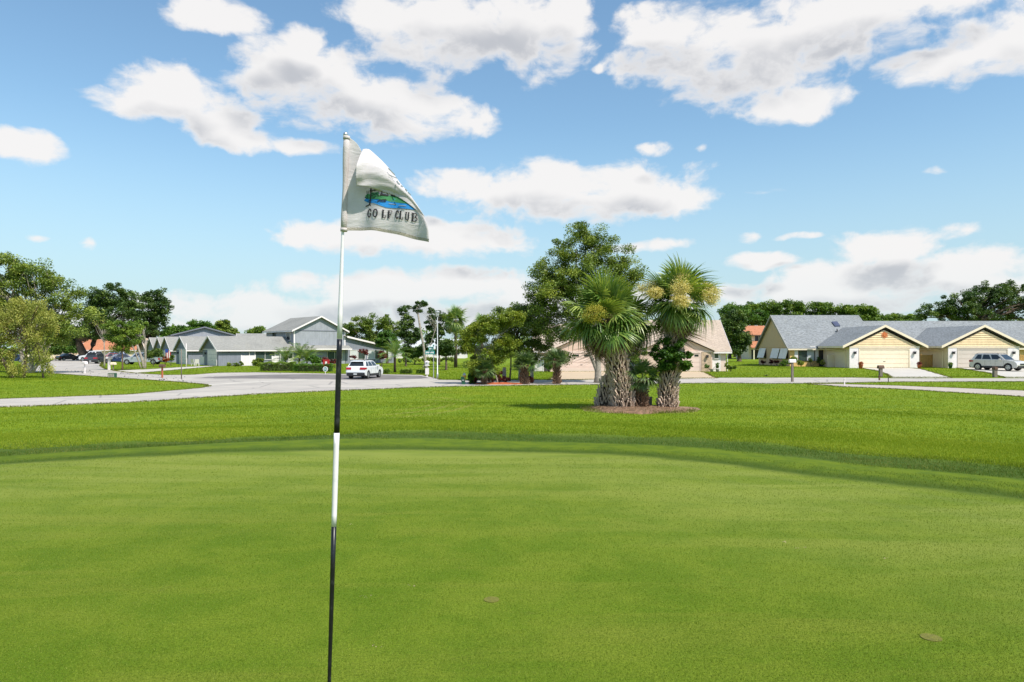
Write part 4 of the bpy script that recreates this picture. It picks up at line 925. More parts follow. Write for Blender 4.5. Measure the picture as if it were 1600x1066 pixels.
def door(root, side, u0, u1, z1, off, mat, frame=None, light=None):
    bxf = facing(root, side, u0, u1, 0, z1, off); mb = MB()
    bxf(mb, u0-0.08, u0, 0, z1+0.08, 0.003, 0.07); bxf(mb, u1, u1+0.08, 0, z1+0.08, 0.003, 0.07); bxf(mb, u0, u1, z1, z1+0.08, 0.003, 0.068)
    mb.build('door_frame', frame or M['white'], root)
    d = bxf(MB(), u0+0.005, u1-0.005, 0.0, z1-0.005, 0.004, 0.035).build('door', mat, root)
    bxf(MB(), u1-0.14, u1-0.09, 1.0, 1.06, 0.035, 0.09).build('handle', M['metal'], d)
    if light: bxf(MB(), u0+0.2, u1-0.2, light[0], light[1], 0.036, 0.045).build('pane', M['glass'], d)
    return d
def garage_door(root, side, u0, u1, z1, off, mat, sections=4, lites=False, frame=None):
    bxf = facing(root, side, u0, u1, 0, z1, off); mb = MB()
    bxf(mb, u0-0.10, u0, 0, z1+0.12, 0.003, 0.09); bxf(mb, u1, u1+0.10, 0, z1+0.12, 0.003, 0.09); bxf(mb, u0, u1, z1, z1+0.12, 0.003, 0.088)
    g = mb.build('garage_door', frame or mat, root); h = z1/sections
    for i in range(sections):
        p = bxf(MB(), u0+0.003, u1-0.003, i*h+0.012, (i+1)*h-0.012, 0.004, 0.040).build('panel', mat, g, bevel=0.008)
    if lites:
        n = 4; w = (u1-u0)/n
        for j in range(n): bxf(MB(), u0+w*j+0.22*w, u0+w*(j+1)-0.22*w, z1-0.75*h, z1-0.28*h, 0.041, 0.052).build('pane', M['glass'], g)
    bxf(MB(), (u0+u1)/2-0.12, (u0+u1)/2+0.12, 0.75, 0.80, 0.042, 0.07).build('handle', M['dark'], g)
    return g
def wall_lamp(root, side, u, z, off):
    bxf = facing(root, side, 0, 0, 0, 0, off); mb = MB(); bxf(mb, u-0.07, u+0.07, z-0.10, z+0.16, 0.003, 0.04); bxf(mb, u-0.10, u+0.10, z-0.12, z+0.12, 0.06, 0.26); bxf(mb, u-0.13, u+0.13, z+0.125, z+0.18, 0.003, 0.29)
    return mb.build('wall_lamp', M['dark'], root)
def downspout(root, pts, mat=None): return MB().tube(pts, 0.05, 6).build('downspout', mat or M['white'], root, False)

# --- grey two-storey townhouse with its garage wings, frame turned 42 degrees
E1 = math.atan2(0.67, 0.74); Y0 = 102.5
g = house('grey_townhouse', 'grey two-storey townhouse with low garage wing and windowed lean-to behind the white SUV', 341, Y0, E1, 0.0)
# local x runs right along the long wall, local y runs back
gable_house(g, 0, 17.5, 0, 6.8, 2.45, 4.35, 'x', M['grey_siding'], M['roof_grey'], 0.4, trim=M['white'])
garage_door(g, 'l', 0.55, 4.3, 2.25, 0, M['white'], 4)
MB().box(-0.045, -0.01, 0.0, 6.8, 2.42, 2.52).build('gable_band', M['white'], g)
MB().prism([(0.25, 2.56), (6.55, 2.56), (3.4, 4.28)], -0.05, -0.012, 'x').build('gable_panel', M['grey_trim'], g)
wall_lamp(g, 'l', 5.2, 1.8, 0); wall_lamp(g, 'f', 1.5, 2.1, 0)
door(g, 'f', 10.7, 11.7, 2.05, 0, M['white'], M['grey_trim'], (1.0, 1.8))
window(g, 'f', 5.5, 8.6, 0.9, 2.15, 0, 2, 1, M['white'], M['glass_green'])
MB().box(9.4, 9.55, -0.12, -0.002, 0, 2.4).build('post', M['white'], g)
downspout(g, [(4.6, -0.1, 2.35), (4.6, -0.08, 1.2), (4.6, -0.08, 0)])
# two-storey block
bx0, bx1, by0, by1 = 11.9, 21.0, 0.35, 11.1
gable_house(g, bx0, bx1, by0, by1, 5.55, 7.75, 'y', M['grey_siding_light'], M['roof_grey'], 0.5, trim=M['white'])
window(g, 'l', 1.6, 3.0, 3.95, 5.15, bx0, 1, 1, M['white']); window(g, 'l', 7.2, 8.4, 4.2, 5.2, bx0, 2, 1, M['grey_trim'])
MB().box(bx0-0.02, bx1+0.02, by0-0.05, by0-0.004, 5.42, 5.56).build('gable_band', M['grey_trim'], g)
MB().box(bx0-0.03, bx0+0.16, by0-0.06, by0-0.005, 2.6, 5.42).build('corner_board', M['white'], g)
MB().box(bx1-0.16, bx1+0.03, by0-0.06, by0-0.005, 2.6, 5.42).build('corner_board', M['white'], g)
MB().hexa([(12.2, -0.95, 2.42), (21.6, -0.95, 2.42), (21.6, 0.33, 2.95), (12.2, 0.33, 2.95)], [(12.2, -0.95, 2.56), (21.6, -0.95, 2.56), (21.6, 0.33, 3.09), (12.2, 0.33, 3.09)]).build('skirt_roof', M['roof_grey'], g)
MB().box(12.2, 21.6, -1.0, -0.955, 2.36, 2.55).build('fascia', M['white'], g)
window(g, 'f', 16.4, 20.4, 0.75, 2.1, by0, 3, 1, M['white'], M['glass_green'])
window(g, 'f', 14.0, 15.5, 0.9, 2.1, by0, 1, 1, M['grey_trim'], M['glass_green'])
# lean-to with sloping top and a row of tall panes
lx0, lx1 = 21.1, 30.6
MB().prism([(lx0, -0.4), (lx1, -0.4), (lx1, 2.55), (lx0, 4.5)], 0.4, 7.5, 'y').build('wall', M['grey_siding'], g)
k = (4.5-2.55)/(lx1-lx0)
MB().prism([(lx0-0.4, 4.5+0.4*k+0.03), (lx1+0.9, 2.55-0.9*k+0.03), (lx1+0.9, 2.55-0.9*k+0.16), (lx0-0.4, 4.5+0.4*k+0.16)], -0.1, 8.0, 'y').build('roof', M['roof_grey'], g)
MB().prism([(lx0+0.05, 4.5-0.10), (lx1+0.92, 2.55-0.9*k-0.08), (lx1+0.92, 2.55-0.9*k+0.17), (lx0+0.05, 4.5+0.20)], -0.15, -0.104, 'y').build('bargeboard', M['white'], g)
for i, (a, b) in enumerate(((22.0, 23.3), (23.5, 24.8), (25.3, 26.6), (26.8, 28.1), (28.7, 30.0))):
    window(g, 'f', a, b, 0.75, 2.25, 0.4, 1, 1, M['white'], M['glass_green'] if i % 2 else M['blind'], 0.06)
MB().box(24.3, 24.7, 0.34, 0.395, 3.2, 3.55).build('vent', M['grey_trim'], g)
# rear roofs of the same terrace
g2 = house('grey_garage_house', 'smaller grey house with garage gable at the left end of the near grey row', 294, 112, E1, 0.0)
gable_house(g2, 0, 12, 0, 6.2, 2.45, 4.45, 'x', M['grey_siding'], M['roof_grey'], 0.4, trim=M['white'])
garage_door(g2, 'l', 0.5, 4.2, 2.25, 0, M['white'], 4)
MB().box(-0.045, -0.01, 0.0, 6.2, 2.42, 2.52).build('gable_band', M['white'], g2)
window(g2, 'f', 3.0, 4.2, 0.9, 2.0, 0, 1, 2); wall_lamp(g2, 'l', 5.0, 1.8, 0); wall_lamp(g2, 'f', 1.0, 2.1, 0)
g3 = house('grey_townhouse', 'pale grey upper-storey gable rising behind the low grey garages', 285, 132, R(30), 0.0)
gable_house(g3, -1.5, 9.2, 0, 9, 5.1, 6.6, 'y', M['grey_siding_light'], M['roof_grey'], 0.5, trim=M['grey_trim'])
g3b = house('grey_townhouse', 'low grey roofed house partly hidden between the two grey gables', 372, 130, R(20), 0.0)
gable_house(g3b, 0, 7.5, 0, 8, 3.8, 5.3, 'x', M['grey_siding'], M['roof_grey'], 0.4, trim=M['white'])
for i, (px, Y, wl, rf, lb) in enumerate(((268, 126, 'grey_siding', 'roof_grey', 'grey row house showing a steep gable just left of the nearest garages'),
                                (256, 132, 'grey_siding', 'roof_grey', 'darker grey row house, third gable from the street corner'),
                                (243, 138, 'grey_siding_light', 'roof_grey', 'grey row house, fourth gable, beside the beige roofed one'),
                                (229, 146, 'pink_wall', 'roof_tan', 'beige roofed row house behind the silver pickup and bare trunk'))):
    h = house('row_house', lb, px, Y, E1, 0.0, group='row houses along the side street')
    gable_house(h, 0, 10, 0, 5.6, 2.4, 4.6, 'x', M[wl], M[rf], 0.4, trim=M['white']); garage_door(h, 'l', 0.8, 4.4, 2.1, 0, M['white'], 4)
# street of orange roofs far left
for px, Y, w, lb in ((104, 172, 7, 'small house with a pale orange tile roof under the left trees'), (127, 168, 16, 'long house with a bright orange tile roof behind the parked cars'), (40, 165, 9, 'pale house end far left behind the weeping tree')):
    h = house('tile_roof_house' if w != 9 else 'pale_house', lb, px, Y, R(8), 0.0)
    gable_house(h, 0, w, 0, 8, 2.3, 4.6, 'x', M['cream_wall'], M['roof_tile'] if w != 9 else M['roof_tan'], 0.5, trim=M['white'])
    window(h, 'f', 1.5, 3.0, 0.9, 2.0, 0, 2, 1)
# vinyl gate and fence pieces of the grey house
def fence_panel(root, a0, a1, z0, z1, n, mat, y=0.0, gap=0.01):
    w = (a1-a0)/n
    for i in range(n): MB().box(a0+i*w+gap/2, a0+(i+1)*w-gap/2, y-0.012, y+0.012, z0, z1).build('board', mat, root)
def fence(name, label, px0, Y_0, px1, Y_1, h, n, mat, z=0.0, posts=2):
    x0, y0_, _ = at(px0, Y_0); x1, y1_, _ = at(px1, Y_1); L = math.hypot(x1-x0, y1_-y0_)
    r = empty(name, (x0, y0_, z if z is not None else Hs(x0, y0_)), math.atan2(y1_-y0_, x1-x0), label, 'fence')
    fence_panel(r, 0.05, L-0.05, 0.05, h, n, mat, gap=0.02)
    for i in range(posts):
        x = L*i/(posts-1); MB().box(x-0.05, x+0.05, -0.05, 0.05, 0, h+0.08).build('post', mat, r)
    for zz in (0.2, h-0.15): MB().box(0.052, L-0.052, 0.016, 0.05, zz, zz+0.08).build('rail', mat, r)
    return r
fence('vinyl_fence', 'white vinyl fence panel in front of the grey house between siding and round bush', 377, 102.0, 399, 103, 1.55, 10, M['white'])
fence('picket_fence', 'small white picket gate beside the nearer garage of the grey row', 313, 108, 319, 107, 1.3, 4, M['white'])
fence('vinyl_fence', 'low white vinyl panel left of the clumped date palms', 425, 105, 435, 106, 1.4, 5, M['white'])

# --- yellow house at right
YG, YM, YB = 80.2, 87.0, 98.0
zr = 0.35; XR = lambda px, Y: (px-CX)*Y/F
y = empty('yellow_villa', (36.0, YM, zr), 0, 'long yellow and tan villa with grey shingle roof and awning windows on its left gable', 'house')
lx = lambda px, Y: XR(px, Y)-36.0
xL = lx(1234, YM)
gable_house(y, xL, 10.0, 0, 11, 2.40, 6.55, 'x', M['tan_stucco'], M['roof_blue'], 0.36, trim=M['cream'], rake=False)
for s, ya in ((-1, 0), (1, 11)):   # tan bargeboards of the left gable
    m_ = 5.5; e = m_+s*(5.5+0.36); kz = (6.55-2.40)/5.5; ze = 6.55-kz*5.86
    MB().prism([(m_+s*.001, 6.42), (e, ze-0.1), (e, ze+0.17), (m_+s*.001, 6.75)], xL-0.42, xL-0.365, 'x').build('bargeboard', M['stone_grey'], y)
MB().prism([(0.15, 2.40), (10.85, 2.40), (5.5, 6.35)], xL-0.05, xL-0.004, 'x').build('gable_panel', M['tan_stucco'], y)
MB().box(xL+0.02, 9.0, -0.04, -0.004, 0.0, 2.36).build('wall_cladding', M['yellow_stucco'], y)
# awnings on the left gable wall: (front to back along local y)
for a, b in ((0.35, 2.7), (3.1, 5.6), (8.0, 10.4)):
    window(y, 'l', a+0.1, b-0.1, 0.95, 2.1, xL, 2, 1, M['dark'])
    MB().hexa([(xL-0.45, a, 0.98), (xL-0.40, a, 0.98), (xL-0.40, b, 0.98), (xL-0.45, b, 0.98)], [(xL-0.09, a, 2.28), (xL-0.04, a, 2.28), (xL-0.04, b, 2.28), (xL-0.09, b, 2.28)]).build('awning', M['white'], y)
fo = -0.04
def fx(px): return lx(px, YM)
window(y, 'f', fx(1248), fx(1272), 0.75, 2.15, fo, 2, 1, M['dark'], M['glass_green'], 0.06, blind=(M['blind'], (1,)))
for a, b in ((1241, 1246.5), (1273.5, 1278.5)): MB().box(fx(a), fx(b), fo-0.05, fo-0.003, 0.7, 2.2).build('shutter', M['white'], y)
door(y, 'f', fx(1280), fx(1287.5), 2.15, fo, M['dark'], M['wood_brown'])
window(y, 'f', fx(1302), fx(1310.5), 0.95, 2.15, fo, 1, 1, M['white'], M['glass'])
MB().box(fx(1288.5), fx(1301), fo-0.02, fo-0.002, 0.02, 2.3).build('wall_panel', M['yellow_stucco'], y)
MB().box(-0.6, 0.0, -2.6, -2.45, 0, 0.0+1.0).build('step', M['cream_wall'], y) if False else None
MB().box(fx(1262), fx(1270), -0.7, -0.59, 2.47, 2.58).build('gutter_lamp', M['white'], y)
# skylight and roof marks
def roof_pt(px, py, lift=0.0):   # on the front slope
    kz = (6.55-2.40)/5.5
    Y = YM+3
    for _ in range(40):
        z = CZ+(HY-py)*Y/F-zr; Y = YM+(z-2.40-0.17)/kz
    return (XR(px, Y)-36.0, Y-YM, z+lift)
def roof_quad(name, P, mat, h0=0.01, h1=0.08):
    b = [roof_pt(px, py, h0) for px, py in P]; t = [roof_pt(px, py, h1) for px, py in P]; return MB().hexa(b, t).build(name, mat, y)
roof_quad('skylight', [(1304.5, 511), (1313, 510.5), (1308, 504), (1299.5, 504.3)], M['skylight'], 0.0, 0.16)
roof_quad('vent_pipe', [(1307, 520), (1309, 520), (1309, 518.5), (1307, 518.5)], M['dark'], 0, 0.35)
roof_quad('ridge_vent', [(1305, 527.5), (1307, 527.5), (1326, 519.5), (1324, 519.2)], M['dark'], 0.0, 0.07)
# step between the two ridge heights, far right part of the row
y2 = empty('yellow_villa', (52, YM, zr), 0, 'second yellow villa of the row, at the right edge behind the silver SUV', 'house')
l2 = lambda px, Y: XR(px, Y)-52.0
gable_house(y2, -5.35, 34, 0.05, 11.2, 2.40, 5.78, 'x', M['yellow_stucco'], M['roof_blue'], 0.36, trim=M['cream'])
def garage_block(root, l, pxa, pxb, pxd0, pxd1, dmat, wmat, boardm, zp=4.85):
    xa, xb = l(pxa, YG), l(pxb, YG); m_ = (xa+xb)/2; hw = (xb-xa)/2; ya, yb = YG-YM, 4.2
    kz = (zp-2.40)/(hw+0.9)
    MB().prism([(xa, -0.4), (xb, -0.4), (xb, 2.40), (m_, 2.40+kz*hw), (xa, 2.40)], ya, yb, 'y').build('wall', wmat, root)
    for s in (-1, 1):
        e = m_+s*(hw+0.85); zt = zp; ze = zt-kz*(hw+0.85)
        MB().prism([(m_, zt), (e, ze), (e, ze+0.14), (m_, zt+0.14)], ya-0.25, yb+0.5, 'y').build('roof', M['roof_blue'], root)
        MB().prism([(m_+s*.001, zt-0.10), (e+s*0.04, ze-0.12), (e+s*0.04, ze+0.17), (m_+s*.001, zt+0.18)], ya-0.32, ya-0.255, 'y').build('bargeboard', M['cream'], root)
        MB().box(min(e, e+s*0.05)+s*.003, max(e, e+s*0.05)+s*.003, ya-0.24, -0.7, ze-0.08, ze+0.12).build('fascia', M['cream'], root)
    # lap boards in the gable
    n = 7; z0, z1 = 2.55, 2.40+kz*hw-0.1
    for i in range(n):
        a, b = z0+(z1-z0)*i/n, z0+(z1-z0)*(i+1)/n-0.02; wa = hw*(1-(a-2.4)/(z1+0.1-2.4)); wb = max(0.02, hw*(1-(b-2.4)/(z1+0.1-2.4)))
        MB().hexa([(m_-wa, ya-0.075, a), (m_+wa, ya-0.075, a), (m_+wa, ya-0.004, a), (m_-wa, ya-0.004, a)], [(m_-wb, ya-0.03, b), (m_+wb, ya-0.03, b), (m_+wb, ya-0.004, b), (m_-wb, ya-0.004, b)]).build('gable_board', boardm, root)
    MB().box(xa-0.02, xb+0.02, ya-0.09, ya-0.004, 2.36, 2.52).build('beam', M['cream'], root)
    d0, d1 = l(pxd0, YG), l(pxd1, YG)
    garage_door(root, 'f', d0, d1, 2.15, ya, dmat, 4)
    for a, b in ((xa+0.01, d0-0.12), (d1+0.12, xb-0.01)): MB().box(a, b, ya-0.05, ya-0.003, 0, 2.34).build('white_panel', M['white'], root)
    wall_lamp(root, 'f', (xa+d0)/2, 1.75, ya-0.05); wall_lamp(root, 'f', (d1+xb)/2, 1.75, ya-0.05)
    downspout(root, [(xa-0.75, -0.8, 2.25), (xa-0.10, ya+0.8, 2.0), (xa-0.10, ya+0.8, 0.02)], M['cream']); downspout(root, [(xb+0.75, -0.8, 2.25), (xb+0.10, ya+0.8, 2.0), (xb+0.10, ya+0.8, 0.02)], M['cream'])
    return m_, ya
m1, ya = garage_block(y, lx, 1327, 1436, 1343, 1420, M['cream'], M['cream_wall'], M['yellow_board'])
m2, _ = garage_block(y2, l2, 1481, 1592, 1496.5, 1573, M['beige_door'], M['cream_wall'], M['yellow_board'])
window(y2, 'f', l2(1450, YM), l2(1460, YM), 1.05, 2.15, 0.05, 2, 1, M['dark'])
window(y2, 'f', l2(1598, YM)+0.6, l2(1606, YM)+0.6, 1.05, 2.15, 0.05, 1, 1, M['white'])
# orange sun-shaped ornament on the garage gable
mb = MB(); zc_ = 3.85
for i in range(12):
    a = 2*math.pi*i/12; c, s_ = math.cos(a), math.sin(a); r0, r1 = 0.14, 0.36+0.06*(i % 2)
    mb.add([(m1+c*r0-s_*.06, ya-.11, zc_+s_*r0+c*.06), (m1+c*r0+s_*.06, ya-.11, zc_+s_*r0-c*.06), (m1+c*r1+s_*.04, ya-.11, zc_+s_*r1-c*.04), (m1+c*r1-s_*.04, ya-.11, zc_+s_*r1+c*.04)], [(0, 1, 2, 3)])
mb.tube([(m1, ya-0.09, zc_), (m1, ya-0.14, zc_)], 0.16, 12); tag(mb.build('wall_ornament', M['orange']), 'orange openwork ornament hung on the yellow garage gable', 'wall ornament')
bpy.data.objects['wall_ornament'].location = y.location
# courtyard wall and lattice before the left house, fences between the garages
cw = empty('courtyard_wall', (XR(1293, 84), 84, Hs(XR(1293, 84), 84)), 0, 'low cream courtyard wall with a pale slatted panel beside the yellow garage', 'wall')
MB().box(0, XR(1306, 84)-XR(1293, 84), -0.1, 0.1, -0.1, 1.5).build('wall_section', M['cream_wall'], cw)
MB().box(1.02, XR(1327, 84)-XR(1293, 84), -0.3, -0.12, -0.1, 0.42).build('wall_section', M['cream_wall'], cw)
mbx = XR(1327, 84)-XR(1293, 84)
for a, b, c, d in ((1.02, 1.30, 0.42, 1.6), (mbx-0.28, mbx, 0.42, 1.6), (1.30, mbx-0.28, 1.48, 1.6)): MB().box(a, b, -0.29, -0.13, c+0.003, d).build('pier', M['cream_wall'], cw)
for i in range(9):
    a = 1.32+i*(mbx-0.62)/9; MB().box(a, a+0.10, -0.23, -0.19, 0.43, 1.475).build('slat', M['blind'], cw)
fence('board_fence', 'orange cedar board gate between the two garages', 1439, 83.0, 1457.5, 83.0, 1.5, 7, M['wood_orange'], Hs(50, 83))
fence('cream_fence', 'smooth cream fence panel joined to the second garage', 1458.5, 82.9, 1480, 82.9, 1.5, 4, M['cream'], Hs(50, 83))
fence('board_fence', 'orange board fence at the right edge beyond the silver SUV', 1594, 83, 1625, 83, 1.5, 9, M['wood_orange'], Hs(60, 83))

# --- orange roofed two-storey house between
o = house('orange_roof_house', 'cream two-storey house with orange tile roofs behind the lawn gap', 1170, 140, 0, 0.0)
gable_house(o, 0, 14, 0, 8, 5.4, 7.1, 'x', M['cream_wall'], M['roof_tile'], 0.6, trim=M['wood_brown'])
MB().hexa([(-0.3, -2.4, 2.6), (14, -2.4, 2.6), (14, -0.01, 3.9), (-0.3, -0.01, 3.9)], [(-0.3, -2.4, 2.75), (14, -2.4, 2.75), (14, -0.01, 4.05), (-0.3, -0.01, 4.05)]).build('porch_roof', M['roof_tile'], o)
window(o, 'f', 1.2, 3.6, 4.0, 5.1, 0, 3, 1); window(o, 'f', 0.6, 3.5, 0.2, 2.2, 0, 2, 1, M['dark'])
for xx_ in (0.2, 4.0): MB().box(xx_, xx_+0.2, -2.2, -2.0, 0, 2.6).build('post', M['cream'], o)

# --- pink house behind the palms
pk = empty('pink_villa', (0, 78.4, 0), 0, 'pale pink villa with tan roof, stone facing and two garages behind the palm clump', 'house')
P = lambda px, Y=78.4: XR(px, Y)
gable_house(pk, P(985, 84), 24.65, 1.3, 9.3, 2.55, 5.9, 'x', M['pink_wall'], M['roof_tan'], 0.5, trim=M['white'])
gable_house(pk, P(838, 84), P(985, 84)-0.04, 1.4, 9.4, 2.55, 5.4, 'x', M['pink_wall'], M['roof_tan'], 0.5, trim=M['white'])
def pgar(a, b, zp, d0, d1, deep=8):
    xa, xb = P(a), P(b); m_ = (xa+xb)/2; hw = (xb-xa)/2; kz = (zp-2.35)/(hw+0.5)
    MB().prism([(xa, -0.4), (xb, -0.4), (xb, 2.4), (m_, 2.35+kz*hw), (xa, 2.4)], 0, deep, 'y').build('wall', M['pink_wall'], pk)
    for s in (-1, 1):
        e = m_+s*(hw+0.5)
        MB().prism([(m_, zp), (e, 2.32), (e, 2.46), (m_, zp+0.14)], -0.28, deep+1, 'y').build('roof', M['roof_tan'], pk)
        MB().prism([(m_+s*.001, zp-0.08), (e+s*0.03, 2.22), (e+s*0.03, 2.47), (m_+s*.001, zp+0.16)], -0.34, -0.284, 'y').build('bargeboard', M['pink_door'], pk)
    MB().box(xa-0.01, xb+0.01, -0.08, -0.004, 2.22, 2.38).build('beam', M['pink_door'], pk)
    garage_door(pk, 'f', P(d0), P(d1), 2.1, 0, M['pink_door'], 4, True)
pgar(1000, 1113, 4.35, 1047, 1094); pgar(860, 972, 4.35, 872, 945)
MB().box(P(1096), P(1111), -0.09, -0.003, 0, 2.2).build('stone_facing', M['stone'], pk)
wall_lamp(pk, 'f', P(1104.5), 1.7, -0.09)
MB().box(P(1114)+0.003, 24.0, 1.15, 1.296, 0, 2.3).build('white_wall', M['white'], pk)
window(pk, 'f', P(1116, 79.6), P(1122, 79.6), 1.5, 2.15, 1.14, 1, 1, M['white'], M['glass_green'])
downspout(pk, [(P(1113.5), 0.6, 2.3), (P(1113.5)+0.15, 0.9, 2.1), (P(1113.5)+0.15, 1.0, 0)]); downspout(pk, [(24.75, 1.1, 2.4), (24.75, 1.1, 0)])
MB().box(24.02, 24.6, 1.18, 1.296, 0, 2.35).build('wall_panel', M['pink_door'], pk)
MB().box(P(960), P(1000), 1.0, 1.1, 0, 2.3).build('entry_wall', M['pink_wall'], pk); door(pk, 'f', P(985), P(993), 2.05, 1.0, M['dark'])
gt = fence('vinyl_gate', 'white framed vinyl gate left of the pink garage', 836, 79, 849, 79, 1.7, 8, M['white'])
# --- far white house in the middle distance
wh = house('white_house', 'low white house glimpsed behind the park palms in the middle distance', 640, 175, 0, 0.0)
gable_house(wh, -4, 14, 0, 10, 2.6, 4.8, 'x', M['white'], M['blind'], 0.5, trim=M['white'])
for a in (1, 6, 11): window(wh, 'f', a, a+1.6, 0.9, 2.1, 0, 2, 1, M['white'])

# ================================================================== VEHICLES
def car(name, label, loc_, rz, paint, kind='suv', L=4.6, W=1.86, Hh=1.70, sc=1.0, detail=True, tl='red_lens', group='parked vehicles'):
    """local x forward, y left; wheels on z = 0"""
    root = empty(name, loc_, rz, label, {'pickup': 'pickup truck', 'sedan': 'car', 'suv': 'SUV'}[kind], group); root.scale = (sc, sc, sc)
    h = L/2; wr = {'suv': 0.36, 'sedan': 0.33, 'pickup': 0.40}[kind]; fa, ra = h-0.88, -h+0.86+(0.12 if kind == 'pickup' else 0); zb_ = 0.30 if kind != 'pickup' else 0.42
    belt = {'suv': 1.08, 'sedan': 0.95, 'pickup': 1.18}[kind]; hood = belt-0.06
    def arch(cx):
        r = wr+0.07; return [(cx+r*math.cos(a), max(zb_, wr+r*math.sin(a))) for a in np.linspace(-0.12, math.pi+0.12, 11)]
    nose = h
    top = [(nose-0.03, zb_+0.12), (nose, zb_+0.32), (nose-0.05, hood-0.22), (nose-0.28, hood-0.06), (nose-0.75, hood+0.02), (nose-1.15, belt+0.02)]
    if kind == 'suv': rear = [(-h+0.10, belt+0.02), (-h+0.02, belt-0.28), (-h, zb_+0.34), (-h+0.06, zb_+0.08)]
    elif kind == 'sedan': rear = [(-h+0.75, belt+0.03), (-h+0.10, belt+0.0), (-h+0.01, belt-0.2), (-h, zb_+0.3), (-h+0.08, zb_+0.06)]
    else: rear = [(-0.55, belt+0.0), (-0.60, belt-0.02), (-h+0.06, belt-0.04), (-h, belt-0.1), (-h, zb_+0.2), (-h+0.05, zb_+0.1)]
    out = [(nose-0.12, zb_)]+top+rear+[(ra-wr-0.25, zb_)]+arch(ra)[::-1]+arch(fa)[::-1]
    # outline rings across the width, drawn in towards the sides
    ys_ = [(-W/2+0.02, 0.975, 0.03), (-W/2, 1.0, 0.0) if False else (-W/2+0.0, 0.985, 0.012), (-W/2+0.14, 1.0, 0), (W/2-0.14, 1.0, 0), (W/2, 0.985, 0.012), (W/2-0.02, 0.975, 0.03)][1:5]
    mb = MB(); n = len(out)
    for yy_, k_, _ in ys_:
        for (x, z) in out:
            tz = z if z < belt-0.25 else z-(1-k_)*4*0.6*(z-(belt-0.25)); mb.v.append((x*(k_ if abs(x) > h-0.5 else 1), yy_, tz))
    for r in range(len(ys_)-1): mb.f += [(r*n+i, r*n+(i+1) % n, (r+1)*n+(i+1) % n, (r+1)*n+i) for i in range(n)]
    c0 = tessellate_polygon([[Vector((x, z, 0)) for x, z in out]])
    mb.f += [tuple(t)[::-1] for t in c0]+[tuple(i+(len(ys_)-1)*n for i in t) for t in c0]
    mb.build('body', paint, root, False)
    # cabin
    if kind == 'suv': A = (nose-1.12, nose-1.85, -h+0.52, -h+0.16)
    elif kind == 'sedan': A = (nose-1.15, nose-1.95, -h+1.25, -h+0.62)
    else: A = (nose-1.35, nose-2.05, -0.62, -0.52)
    xf, xt, xr, xb = A; wb, wt = W/2-0.07, W/2-0.26
    B4 = [(xb, -wb, belt-0.02), (xf, -wb, belt-0.02), (xf, wb, belt-0.02), (xb, wb, belt-0.02)]; T4 = [(xr, -wt, Hh-0.06), (xt, -wt, Hh-0.06), (xt, wt, Hh-0.06), (xr, wt, Hh-0.06)]
    MB().hexa(B4, T4).build('cabin', paint, root, bevel=0.03)
    MB().hexa([(xr-0.05, -wt-0.01, Hh-0.07), (xt+0.05, -wt-0.01, Hh-0.07), (xt+0.05, wt+0.01, Hh-0.07), (xr-0.05, wt+0.01, Hh-0.07)], [(xr+0.12, -wt+0.13, Hh), (xt-0.22, -wt+0.13, Hh), (xt-0.22, wt-0.13, Hh), (xr+0.12, wt-0.13, Hh)]).build('roof', paint, root, bevel=0.02)
    def quadpane(nm, p00, p10, p11, p01, u0, u1, v0, v1, nrm, mt='glass'):
        f = lambda u, v: Vector(p00).lerp(Vector(p10), u).lerp(Vector(p01).lerp(Vector(p11), u), v)
        nv = Vector(nrm).normalized(); q = [f(u0, v0), f(u1, v0), f(u1-0.02, v1), f(u0+0.02, v1)]
        MB().hexa([tuple(p+nv*0.004) for p in q], [tuple(p+nv*0.016) for p in q]).build(nm, M[mt], root)
    quadpane('windscreen', B4[1], B4[2], T4[2], T4[1], 0.05, 0.95, 0.08, 0.93, (1, 0, 0.7)); quadpane('rear_window', B4[3], B4[0], T4[0], T4[3], 0.06, 0.94, 0.18 if kind == 'suv' else 0.08, 0.92, (-1, 0, 0.3))
    side = ((0.10, 0.30), (0.33, 0.60), (0.63, 0.93)) if kind == 'suv' else ((0.10, 0.44), (0.48, 0.84)) if kind == 'sedan' else ((0.05, 0.42), (0.47, 0.85))
    for u0, u1 in side:
        quadpane('side_window', B4[0], B4[1], T4[1], T4[0], u0, u1, 0.14, 0.90, (0, -1, 0.3)); quadpane('side_window', B4[2], B4[3], T4[3], T4[2], 1-u1, 1-u0, 0.14, 0.90, (0, 1, 0.3))
    for x in (fa, ra):
        for s in (-1, 1):
            yy_ = s*(W/2-0.13); wl = MB().tube([(x, yy_-0.12, wr), (x, yy_-0.10, wr), (x, yy_+0.10, wr), (x, yy_+0.12, wr)], [wr-0.03, wr, wr, wr-0.03], 22).build('wheel', M['rubber'], root)
            mb = MB(); mb.tube([(x, yy_+s*0.115, wr), (x, yy_+s*0.124, wr)], [wr*0.66, wr*0.60], 18)
            rm = mb.build('rim', M['rim'], wl)
            for k in range(5):
                a = 2*math.pi*k/5+0.3
                MB().tube([(x+wr*0.36*math.cos(a), yy_+s*0.126, wr+wr*0.36*math.sin(a)), (x+wr*0.36*math.cos(a), yy_+s*0.129, wr+wr*0.36*math.sin(a))], wr*0.12, 8).build('spoke_gap', M['black'], wl)
    mb = MB(); mb.box(-h+0.25, h-0.25, -W/2+0.12, W/2-0.12, zb_-0.06, zb_+0.15); mb.build('underbody', M['black'], root)
    lowm = M['dark']
